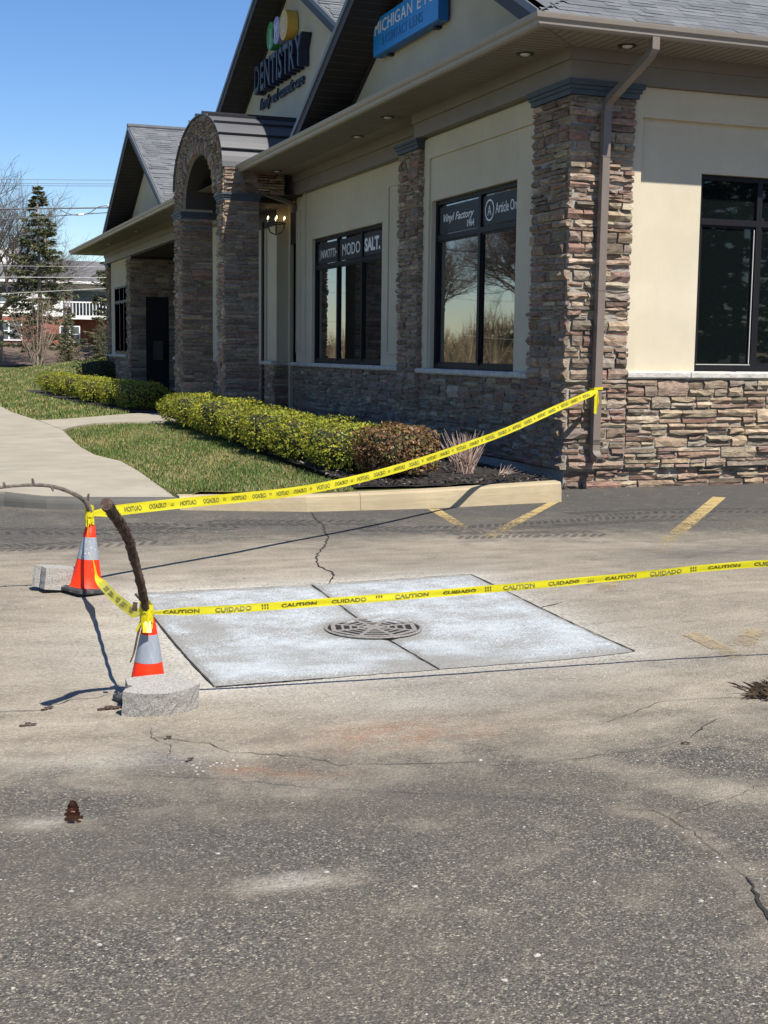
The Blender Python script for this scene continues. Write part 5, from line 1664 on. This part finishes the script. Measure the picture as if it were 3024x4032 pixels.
knot((-5.90,-7.145,.325), .028, .085, 2, 'bunched yellow tape knot round the thick stick')
b = MB()
for p0, p1, z0, z1 in (((.290,-.152),(.400,-.152),1.118,1.150),((.400,-.152),(.402,-.05),1.125,1.155),((.290,-.152),(.288,-.05),1.11,1.14)):
    b.poly([(*p0, z0), (*p1, z0+.01), (*p1, z1+.005), (*p0, z1)])
b.poly([(.285,-.17,1.12),(.32,-.17,1.12),(.318,-.19,.98),(.312,-.18,.86),(.272,-.19,.87),(.278,-.185,.98)])
b.poly([(.29,-.165,1.12),(.33,-.165,1.12),(.34,-.175,1.0),(.33,-.17,.93),(.315,-.175,.99)])
o = b.build('tape_knot', M_TAPE); tag(o, 'yellow tape end tied round the downspout with a hanging tail', 'caution tape')

# ---------------------------------------------------------------- litter on the asphalt
plain('pine cone scale', (.21,.095,.055), .85, .4, 60)
rr = random.Random(2); pc = empty('pine_cone', (-6.437,-8.729, zg(-6.437,-8.729)+.003)); tag(pc, 'brown open pine cone lying on the dark asphalt', 'pine cone')
b = MB(); b.tube([(0,-.012,.016),(.006,.038,.050)], [.013,.004], 7); b.build('core', MATS['pine cone scale'], pc)
for j in range(9):
    t = j/8; c = Vector((.006*t, -.012 + .050*t, .017 + .034*t)); ax = Vector((.12, .80, .58)).normalized(); e1 = Vector((.99, -.15, 0)).normalized(); e2 = ax.cross(e1)*-1; r = .024*(1-.62*t)
    for k in range(8):
        a = 2*math.pi*(k + .5*(j % 2))/8; dr = e1*math.cos(a) + e2*math.sin(a)
        if c.z + r*math.sin(a) < -.001: continue
        b = MB(); w = ax.cross(dr)*rr.uniform(.006, .011); tip = c + dr*r*rr.uniform(.75, 1.3) - ax*rr.uniform(-.006, .014)*(1-t) + Vector((0, 0, rr.uniform(-.003, .005)))
        b.poly([c - w*.5, c + w*.5, tip + w, tip + dr*.004, tip - w]); b.build('scale', MATS['pine cone scale'], pc)
for i, (x, y, a, l, lab) in enumerate(((-6.454,-7.425,.1,.035,'flat brown bark scrap with a pale chip beside it near the left crack'), (-6.348,-7.169,.5,.03,'dark bark sliver lying in the left crack'), (-6.085,-7.215,.05,.05,'long brown bark sliver beside the split block'), (-5.926,-7.743,.2,.016,'small brown leaf crumb below the split block'), (-5.905,-8.07,.6,.020,'curled brown leaf scrap among white grit'), (-3.93,-8.50,-.5,.018,'black leaf scrap by the right crack'))):
    b = MB(); rr = random.Random(60+i); c, s_ = math.cos(a), math.sin(a); z = zg(x, y)
    for k in range(3):
        u0, u1 = -l + 2*l*k/3, -l + 2*l*(k+1)/3; w = l*.28
        q = [(u0, -w*rr.uniform(.5, 1)), (u1, -w*rr.uniform(.5, 1)), (u1, w*rr.uniform(.5, 1)), (u0, w*rr.uniform(.5, 1))]
        b.prism([(x + u*c - v_*s_, y + u*s_ + v_*c, z + .003 + .006*k % .009) for u, v_ in q], (0, 0, rr.uniform(.003, .008)))
    tag(b.build('bark_scrap', M_BARK), lab, 'bark')
b = MB(); rr = random.Random(77); wx, wy = -3.10, -8.0
for _ in range(420):
    a = rr.uniform(0, 6.28); l = rr.uniform(.04, .15); e = rr.uniform(.05, .6); x = wx + rr.gauss(0, .05); y = wy + rr.gauss(0, .05); z = zg(x, y)
    g = rr.uniform(.5, 1.3); b.cur = (.12*g, .085*g, .055*g, 1)
    d = Vector((math.cos(a)*math.cos(e), math.sin(a)*math.cos(e), math.sin(e)*.75))*l; w = Vector((-math.sin(a), math.cos(a), 0))*.0022
    p = Vector((x, y, z)); m_ = p + d*.6 + Vector((0, 0, .01)); b.poly([p-w, p+w, m_+w*.8, p+d, m_-w*.8])
tag(b.build('weed_clump', M_BLADE), 'dead brown weed clump growing out of a pavement crack', 'weed')
# ---------------------------------------------------------------- planting
def leaf_mat(name):
    m = bpy.data.materials.new(name); m.use_nodes = True
    N = m.node_tree.nodes; L_ = m.node_tree.links; N.clear()
    out = N.new('ShaderNodeOutputMaterial'); d = N.new('ShaderNodeBsdfPrincipled'); tr = N.new('ShaderNodeBsdfTranslucent'); mx = N.new('ShaderNodeMixShader'); at_ = N.new('ShaderNodeAttribute'); at_.attribute_name = 'Col'
    L_.new(at_.outputs['Color'], d.inputs['Base Color']); L_.new(at_.outputs['Color'], tr.inputs['Color']); d.inputs['Roughness'].default_value = .55; d.inputs['Specular IOR Level'].default_value = .3
    mx.inputs[0].default_value = .3
    L_.new(d.outputs[0], mx.inputs[1]); L_.new(tr.outputs[0], mx.inputs[2]); L_.new(mx.outputs[0], out.inputs['Surface'])
    return m
M_LEAF = leaf_mat('leaf')
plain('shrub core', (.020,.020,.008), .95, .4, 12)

def shrub_meshes(seed, cols, n=4800, hx=.45, hy=.72, h=.55, ls=(.008, .021)):
    rr = random.Random(seed); b = MB()
    bumps = [(rr.uniform(-1, 1), rr.uniform(-1, 1), rr.uniform(0, 1), rr.uniform(.08, .22)) for _ in range(10)]
    def R_(u):
        k = 1.0
        for bx, by, bz, s in bumps:
            d = (u - Vector((bx, by, bz)).normalized()).length
            k += s*math.exp(-(d/.35)**2) * (1 if s > .13 else -.8)
        return k
    def surf(u):
        e = 3.2
        k = (abs(u.x)**e + abs(u.y)**e + abs(u.z)**e) ** (-1/e)
        k *= 1 + (R_(u)-1)*.95
        return Vector((u.x*k*hx, u.y*k*hy, h*.5 + u.z*k*h*.5))
    for _ in range(n):
        u = Vector((rr.gauss(0, 1), rr.gauss(0, 1), rr.gauss(.15, 1))).normalized()
        p = surf(u); p = Vector((p.x, p.y, h*.5)) * 0 + p
        dep = rr.random()**2.2 * .20
        c0 = Vector((0, 0, h*.5)); p = p + (c0-p)*dep + u*rr.uniform(-.01, .03)
        if p.z < .04 + rr.random()*.06: continue
        r_ = rr.random(); acc = 0
        for w, c in cols:
            acc += w
            if r_ <= acc: break
        g = rr.uniform(.8, 1.2)
        b.cur = (c[0]*g, c[1]*g, c[2]*g, 1)
        nrm = (u + Vector((rr.gauss(0, .75), rr.gauss(0, .75), rr.gauss(.2, .75)))).normalized(); a = nrm.orthogonal().normalized(); t = rr.uniform(0, 6.28); bb = nrm.cross(a); a, bb = a*math.cos(t)+bb*math.sin(t), bb*math.cos(t)-a*math.sin(t)
        s = rr.uniform(*ls); q = p
        b.poly([q - a*s*1.3, q - bb*s*.7, q + a*s*1.3, q + bb*s*.7])
    core_ = MB(); nn = 12  # solid dark core, added to block light and views through the leaves
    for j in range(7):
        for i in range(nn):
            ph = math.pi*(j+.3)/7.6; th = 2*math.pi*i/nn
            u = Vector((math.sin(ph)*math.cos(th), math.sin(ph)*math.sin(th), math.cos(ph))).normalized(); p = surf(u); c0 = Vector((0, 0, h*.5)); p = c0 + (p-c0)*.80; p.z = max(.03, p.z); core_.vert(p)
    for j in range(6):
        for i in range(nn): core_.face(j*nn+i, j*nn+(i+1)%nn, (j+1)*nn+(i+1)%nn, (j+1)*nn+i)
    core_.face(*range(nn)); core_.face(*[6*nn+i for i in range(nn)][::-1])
    st = MB()
    for k in range(7):
        a = rr.uniform(0, 6.28); st.tube([(.05*math.cos(a), .07*math.sin(a), -.03), (.16*math.cos(a), .25*math.sin(a), .20)], [.012, .008], 5)
    return b.mesh('foliage', M_LEAF), core_.mesh('inner_twigs', MATS['shrub core'], True), st.mesh('stem', M_TWIG)
GREEN = [(.40, (.345,.330,.028)), (.36, (.225,.250,.024)), (.20, (.125,.160,.022)), (.04, (.20,.10,.035))]
BROWN = [(.48, (.215,.115,.045)), (.30, (.135,.070,.034)), (.12, (.13,.15,.03)), (.10, (.33,.20,.11))]
DARK = [(.6, (.055,.085,.020)), (.4, (.10,.13,.025))]
var = [shrub_meshes(101+i, GREEN) for i in range(3)]
varB = shrub_meshes(131, BROWN, hx=.38, hy=.40, h=.54)
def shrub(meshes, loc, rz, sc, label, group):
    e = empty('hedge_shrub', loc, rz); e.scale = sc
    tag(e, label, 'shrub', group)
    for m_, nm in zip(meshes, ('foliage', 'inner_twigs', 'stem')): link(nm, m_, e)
    return e
NG = 'clipped shrubs in the near hedge'; FG = 'clipped shrubs in the far hedge'
shrub(varB, (-1.92,.10,.185), .3, (1, 1, 1), 'bronze brown shrub ending the near hedge by the curb', NG)
rows = [(-2.06,1.12),(-2.10,2.60),(-2.10,3.95),(-2.07,5.30),(-2.02,6.70),(-1.96,8.10),(-1.92,9.45),(-1.86,10.75)]
ordn = ('first','second','third','fourth','fifth','sixth','seventh','last')
for i, (x, y) in enumerate(rows):
    lab = '%s yellow green shrub after the bronze one in the near hedge' % ordn[i] if i < 7 else 'yellow green shrub at the porch end of the near hedge'
    shrub(var[i % 3], (x, y, .165), R.uniform(-.06, .06) + (math.pi if i % 2 else 0), (R.uniform(.95, 1.05), R.uniform(.98, 1.06), R.uniform(.92, 1.06)), lab, NG)
far = [(-1.62,17.0,'dark shaded shrub at the porch end of the far hedge'),(-1.72,18.9,'shaded shrub second from the porch in the far hedge'),(-1.95,20.9,'sunlit shrub third from the porch in the far hedge'),(-2.02,22.8,'sunlit shrub fourth from the porch in the far hedge'),(-2.12,25.6,'sunlit shrub second from the outer end of the far hedge'),(-2.2,27.4,'sunlit shrub at the outer end of the far hedge')]
for i, (x, y, lab) in enumerate(far):
    shrub(var[(i+1) % 3], (x, y, zl(x, y)-.02), R.uniform(-.1, .1), (1.12, 1.22, 1.12), lab, FG)
dk = shrub_meshes(140, DARK, 2200)
e = shrub(dk, (.05, 33.2, zl(.05, 33.2)), .3, (2.0, 1.3, 1.55), 'rounded dark green shrub at the far corner of the building', None)

rr = random.Random(31); b = MB()
for _ in range(130):
    a = rr.uniform(0, 6.28); sp = rr.random(); h = rr.uniform(.22, .50); r = .06 + .26*sp*h/.45
    g = rr.uniform(.7, 1.25); b.cur = (.40*g, .285*g, .225*g, 1)
    p0 = Vector((rr.gauss(0, .045), rr.gauss(0, .045), -.01)); p2 = p0 + Vector((math.cos(a)*r, math.sin(a)*r, h)); p1 = p0.lerp(p2, .5) + Vector((math.cos(a)*.015, math.sin(a)*.015, .03))
    b.tube([p0, p1, p2], [.0042, .0036, .0018], 4, cap=False)
o = b.build('cut_back_shrub', M_BLADE); o.location = (-1.05, .28, .185); tag(o, 'leafless tan shrub of bundled dry stems beside the curb', 'shrub')
b = MB()
for _ in range(16):
    a = rr.uniform(-.6, 1.0); l = rr.uniform(.1, .26); b.cur = (.36, .27, .22, 1)
    b.tube([(0, 0, .0), (math.cos(a)*l*.6, math.sin(a)*l*.6, .03), (math.cos(a)*l, math.sin(a)*l, rr.uniform(.03, .12))], [.004, .003, .0015], 4, cap=False)
o = b.build('cut_back_shrub', M_BLADE); o.location = (-.72, .12, .18); tag(o, 'small sprig of dry stems lying on the dark mulch by the pier', 'shrub')
# lavender-like dead stubble along the wall foot
b = MB()
for _ in range(2600):
    y = rr.uniform(3.0, 11.3); x = rr.gauss(-.35 if y < 5 else -.15, .22)
    if x > .28: continue
    h = rr.uniform(.10, .34); a = rr.uniform(0, 6.28); g = rr.uniform(.5, 1.2); b.cur = (.20*g, .185*g, .17*g, 1)
    w = Vector((math.cos(a), math.sin(a), 0))*.003; p = Vector((x, y, bedz(min(x, -.02), y))); q = p + Vector((rr.gauss(0, .04), rr.gauss(0, .04), h)); b.poly([p-w, p+w, q])
tag(b.build('dead_stubble', M_BLADE), 'grey dead perennial stalks along the shaded wall foot', 'plants', kind='stuff')

# ---------------------------------------------------------------- trees
def bare_tree(seed, H, r0, levels=5, spread=.55, lean=(0, 0)):
    rr = random.Random(seed); tb = MB(); cb = MB()
    def grow(p, d, l, r, lev):
        n = 4 if lev < 3 else 3; pts = [p]; q = p.copy(); dd = d.copy(); rads = [r]
        for k in range(n):
            dd = (dd + Vector((rr.gauss(0, .13), rr.gauss(0, .13), rr.gauss(.05, .08)))).normalized(); q = q + dd*(l/n); pts.append(q.copy()); rads.append(r*(1-.42*(k+1)/n))
        (tb if lev < 2 else cb).tube(pts, rads, (9, 7, 5, 4, 3, 3)[min(lev, 5)], cap=False)
        if lev >= levels: return
        m = rr.choice((3, 4)) if lev else 5
        for k in range(m):
            t = rr.uniform(.35, 1.0) if lev else rr.uniform(.40, 1.0)
            i = min(n-1, int(t*n)); f = t*n-i; s = pts[i].lerp(pts[i+1], f)
            a = rr.uniform(0, 6.28); o_ = dd.orthogonal().normalized(); o_ = o_*math.cos(a) + dd.cross(o_)*math.sin(a)
            nd = (dd*rr.uniform(.5, .9) + o_*rr.uniform(spread*.7, spread*1.5) + Vector((0, 0, .16))).normalized()
            grow(s, nd, l*rr.uniform(.52, .78), max(.0055, rads[i]*rr.uniform(.5, .66)), lev+1)
        grow(pts[-1], dd, l*.7, rads[-1], lev+1)
    grow(Vector((0, 0, -.3)), Vector((lean[0], lean[1], 1)).normalized(), H*.36, r0, 0)
    return tb.mesh('trunk', M_TREE, True), cb.mesh('crown', M_TWIG)
def place_tree(name, meshes, loc, rz, sc, label, group=None):
    e = empty(name, loc, rz); e.scale = (sc, sc, sc); tag(e, label, 'tree', group)
    link('trunk', meshes[0], e); link('crown', meshes[1], e); return e
def needle_cols(rr):
    g = rr.uniform(.6, 1.3); return (.105*g, .120*g, .055*g, 1) if rr.random() < .75 else (.19*g, .155*g, .09*g, 1)
def spruce(seed, H, W_, dens=1.0, gap=0.0, base=.12):
    rr = random.Random(seed); tb = MB(); cb = MB()
    tb.tube([(0, 0, -.3), (0, 0, H*.5), (0, 0, H)], [H*.013, H*.009, .02], 8)
    z = H*base
    while z < H*.985:
        f = 1 - z/H; n = int(rr.uniform(4, 7))
        for k in range(n):
            if rr.random() < gap: continue
            a = rr.uniform(0, 6.28); L_ = W_*(f**.85)*rr.uniform(.65, 1.15) + .12; dr = Vector((math.cos(a), math.sin(a), 0)); droop = rr.uniform(.10, .38)
            P = [Vector((0, 0, z)) + dr*L_*t + Vector((0, 0, -droop*L_*t + .25*L_*t*t)) for t in (0, .35, .7, 1)]
            tb.tube(P, [.035*f+.01, .025*f+.008, .012, .005], 4, cap=False)
            m = int((10 + 34*f)*dens)
            for j in range(m):
                t = rr.uniform(.18, 1.0); i = min(2, int(t*3)); p = P[i].lerp(P[i+1], t*3-i); sd = dr.cross(Vector((0, 0, 1)))
                p = p + sd*rr.gauss(0, .16*L_*(1.1-t)) + Vector((0, 0, rr.uniform(-.16, .03)))
                s = rr.uniform(.05, .12)*(H/11); cb.cur = needle_cols(rr)
                u = (dr*rr.uniform(.3, 1) + sd*rr.gauss(0, .8) + Vector((0, 0, rr.gauss(-.15, .3)))).normalized()*s*2.0; v = u.cross(Vector((rr.gauss(0, 1), rr.gauss(0, 1), rr.gauss(0, 1)))).normalized()*s*.55
                cb.poly([p-u*.6, p-v, p+u, p+v])
        z += H*.024*rr.uniform(.7, 1.3)
    return tb.mesh('trunk', M_TREE, True), cb.mesh('crown', M_LEAF)
bt = [bare_tree(201, 14.5, .34, 6, .72, (.02, 0)), bare_tree(207, 13, .33, 5, .5)]
place_tree('bare_tree', bt[0], (.25, 84, zl(.25, 84)), 0, 1.0, 'tall leafless tree with a thick trunk in front of the brick and siding house')
sp = [spruce(301, 13.2, 3.9, 2.6, .15), spruce(302, 12.5, 3.0, 1.9, .05), spruce(303, 4.6, 1.0, 1.4, 0, .04)]
place_tree('spruce_tree', sp[0], (2.75, 79, zl(2.75, 79)), 0, .93, 'tall open spruce with a bare lower trunk beside the leafless tree')
place_tree('spruce_tree', sp[1], (9.3, 88, zl(9.3, 88)), 1, .95, 'dense spruce half hidden by the far end of the building')
place_tree('spruce_tree', sp[2], (4.95, 82, zl(4.95, 82)), 2, .95, 'short bushy spruce at the foot of the tall open spruce')
place_tree('spruce_tree', sp[2], (7.3, 83, zl(7.3, 83)), 0, .8, 'small pale spruce at the foot of the dense spruce')
rr = random.Random(41); tb = MB(); cb = MB()
for k in range(26):
    a = rr.uniform(0, 6.28); h = rr.uniform(2.2, 4.6); sp_ = rr.uniform(.15, .55)
    P = [Vector((rr.gauss(0, .08), rr.gauss(0, .08), -.1))]
    for j in range(4): P.append(P[-1] + Vector((math.cos(a)*sp_*h/4 + rr.gauss(0, .06), math.sin(a)*sp_*h/4 + rr.gauss(0, .06), h/4)))
    tb.tube(P, [.035, .028, .022, .015, .008], 4, cap=False)
    for j in range(16):
        i = rr.randrange(1, 4); p = P[i].lerp(P[i+1], rr.random()); d = Vector((rr.gauss(0, 1), rr.gauss(0, 1), rr.uniform(.2, 1.2))).normalized()*rr.uniform(.3, .9); cb.tube([p, p + d*.5 + Vector((0, 0, .05)), p + d], [.011, .008, .004], 3, cap=False)
MS = (tb.mesh('trunk', M_TREE), cb.mesh('crown', plain('reddish twig', (.20,.115,.095), .9, .3, 2)))
place_tree('multi_stem_tree', MS, (1.75, 72, zl(1.75, 72)), 0, 1.0, 'leafless multi stemmed shrub with reddish twigs at the foot of the leaf bank')
# wood and brush across the road, seen mirrored in the front windows
G1 = 'leafless trees beyond the dry bank'
for i, (x, y, s) in enumerate(((-22,44,.8),(-27,52,.95),(-31,60,1.0),(-25,63,.9),(-36,68,1.1),(-18,56,.75),(-40,80,1.1),(-33,88,1.0))):
    place_tree('bare_tree', bt[i % 2], (x, y, zl(x, y)), i*1.3, s, 'leafless tree on the dry bank across the road', G1)
rr = random.Random(43); b = MB()
for _ in range(16000):
    y = rr.uniform(30, 95); x = rr.uniform(-44, -17 - max(0, 38-y)*.3); g = rr.uniform(.55, 1.3); b.cur = (.30*g, .23*g, .14*g, 1) if rr.random() < .75 else (.13*g, .10*g, .06*g, 1)
    h = rr.uniform(.7, 2.6)*(.6 + .5*math.sin(x*.7+y*.33)**2); a = rr.uniform(0, 6.28); p = Vector((x, y, zl(x, y)-.1)); d = Vector((rr.gauss(0, .4), rr.gauss(0, .4), h)); w = Vector((math.cos(a), math.sin(a), 0))*.035
    b.poly([p-w, p+w, p+d*.6+w*.6, p+d, p+d*.6-w*.6])
tag(b.build('dry_brush', M_BLADE), 'tan dry brush covering the bank across the road', 'brush', kind='stuff')
# evergreens behind the photographer, seen mirrored in the side window
G2 = 'evergreens along the back of the lot'
for i, (x, y, s) in enumerate(((9,-30,1.0),(14,-33,1.15),(19,-30,1.05),(24,-35,1.2),(29,-33,1.1),(35,-38,1.25),(4,-34,1.1),(11.5,-37,1.3),(16.5,-38,1.35),(21.5,-38,1.3),(26.5,-40,1.4),(32,-42,1.4),(12,-30,.8),(16.8,-29,.85),(22,-31,.9))):
    place_tree('spruce_tree', sp[1], (x, y, 0), i*.9, s*1.05, 'dense spruce in the row along the back of the lot', G2)

# ---------------------------------------------------------------- house on the bank
plain('brick', (.26,.095,.062), .9, .35, 4, .5, 20)
plain('white siding', (.74,.73,.70), .7, .05)
plain('house roof', (.115,.112,.112), .9, .2, 2)
plain('dull glass', (.10,.12,.13), .2, .3, 1)
HY = 95.0
hs = empty('house', (0, HY, 1.3)); tag(hs, 'two storey house with red brick below white siding and a grey shingle roof', 'house')
def hb(name, mat, *boxes, par=None):
    b = MB()
    for x0, x1, y0, y1, z0, z1 in boxes: b.box(x0, x1, y0-HY, y1-HY, z0-1.3, z1-1.3)
    return b.build(name, mat, par or hs)
hb('brick_wall', MATS['brick'], (-12, 6.2, HY, HY+9, 1.2, 3.85), (6.2, 16, HY+1.8, HY+9, 1.2, 3.85))
for k in range(15):
    z = 3.85 + k*.19; hb('siding_board', MATS['white siding'], (-12, 6.2, HY-.04+.03*(k % 1), HY+9, z, z+.175)); 
hb('siding_gap', MATS['brown trim'], (-11.99, 6.19, HY+.01, HY+9, 3.84, 6.7))
for k in range(15):
    z = 3.85 + k*.19; hb('siding_board', MATS['white siding'], (6.2, 16, HY+1.77, HY+9, z, z+.178))
b = MB(); b.prism([(-12.5,-.6,5.30),(-12.5,4.5,7.25),(-12.5,9.6,5.30)], (29,0,0)); b.build('roof', MATS['house roof'], hs)
hb('fascia', MATS['white siding'], (-12.5, 16.5, HY-.64, HY-.60, 6.48, 6.66))
hb('chimney', MATS['white siding'], (-2.5, 3.4, HY+3.2, HY+5.5, 7.9, 9.35))
for x0, x1, z0, z1 in ((1.05, 3.05, 1.98, 3.52), (.9, 2.98, 4.88, 6.20), (-4.5, -2.5, 1.98, 3.5), (-4.5, -2.5, 4.88, 6.2), (5.9, 7.5, 1.9, 3.2)):
    w = hb('window', MATS['white siding'], (x0, x1, HY-.10, HY-.055, z0, z0+.09), (x0, x1, HY-.10, HY-.055, z1-.09, z1), (x0, x0+.09, HY-.10, HY-.055, z0+.09, z1-.09), (x1-.09, x1, HY-.10, HY-.055, z0+.09, z1-.09), ((x0+x1)/2-.06, (x0+x1)/2+.06, HY-.10, HY-.055, z0+.09, z1-.09), (x0+.09, (x0+x1)/2-.06, HY-.095, HY-.055, (z0+z1)/2-.03, (z0+z1)/2+.03), ((x0+x1)/2+.06, x1-.09, HY-.095, HY-.055, (z0+z1)/2-.03, (z0+z1)/2+.03))
    for xa, xb in ((x0+.09, (x0+x1)/2-.06), ((x0+x1)/2+.06, x1-.09)):
        for za, zb2 in ((z0+.09, (z0+z1)/2-.03), ((z0+z1)/2+.03, z1-.09)): hb('pane', MATS['dull glass'], (xa, xb, HY-.075, HY-.06, za, zb2), par=w)
hb('balcony', MATS['white siding'], (6.3, 11.5, HY-.2, HY+1.75, 3.72, 4.02))
for k in range(20): hb('baluster', MATS['white siding'], (6.4+k*.26, 6.46+k*.26, HY-.18, HY-.12, 4.02, 5.0))
hb('handrail', MATS['white siding'], (6.3, 11.5, HY-.20, HY-.10, 5.0, 5.1))
hb('balcony_door', MATS['dull glass'], (7.2, 10.0, HY+1.70, HY+1.765, 4.02, 6.0))

# ---------------------------------------------------------------- overhead lines
plain('cable', (.045,.045,.048), .6, .1); plain('lit cable', (.42,.42,.40), .5, .1)  # lit cable: paler colour stands for sunlight on the wires
def wire(z0, z1, r, sag, label, mat='cable', y=60.0):
    b = MB(); pts = []
    for k in range(41):
        t = k/40; x = -30 + 70*t; pts.append((x, y + .02*x, z0 + (z1-z0)*(x+1.2)/5.9 + sag*((x-2)/35)**2))
    b.tube(pts, r, 5, cap=False); return tag(b.build('overhead_wire', MATS[mat]), label, 'wire')
wire(10.10, 10.40, .012, .6, 'topmost thin overhead power wire behind the building')
wire(9.90, 10.20, .012, .6, 'second thin overhead power wire, just under the topmost one')
wire(9.79, 10.09, .012, .6, 'third thin overhead power wire, lowest of the closely spaced three')
w = wire(8.60, 8.96, .038, .4, 'thick black overhead cable carrying a looped splice')
wire(8.07, 8.72, .026, .3, 'medium black overhead cable hung below the looped splice')
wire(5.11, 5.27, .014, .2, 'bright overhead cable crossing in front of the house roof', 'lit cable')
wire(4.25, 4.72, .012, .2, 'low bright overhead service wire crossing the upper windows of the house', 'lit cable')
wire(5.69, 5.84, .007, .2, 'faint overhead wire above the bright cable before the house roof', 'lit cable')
b = MB(); b.tube(smooth_path([(1.9,59.95,8.68),(2.4,59.95,8.50),(2.9,59.95,8.47),(3.4,59.95,8.62),(3.9,59.95,8.95),(4.5,59.95,9.05)], 5), .022, 5); b.build('splice_loop', MATS['cable'], w)
b = MB(); b.tube([(2.82,59.93,8.47),(3.1,59.93,8.52)], .05, 8); b.tube([(4.35,59.93,9.03),(4.6,59.93,9.06)], .055, 8); b.build('splice_case', MATS['white siding'], w)
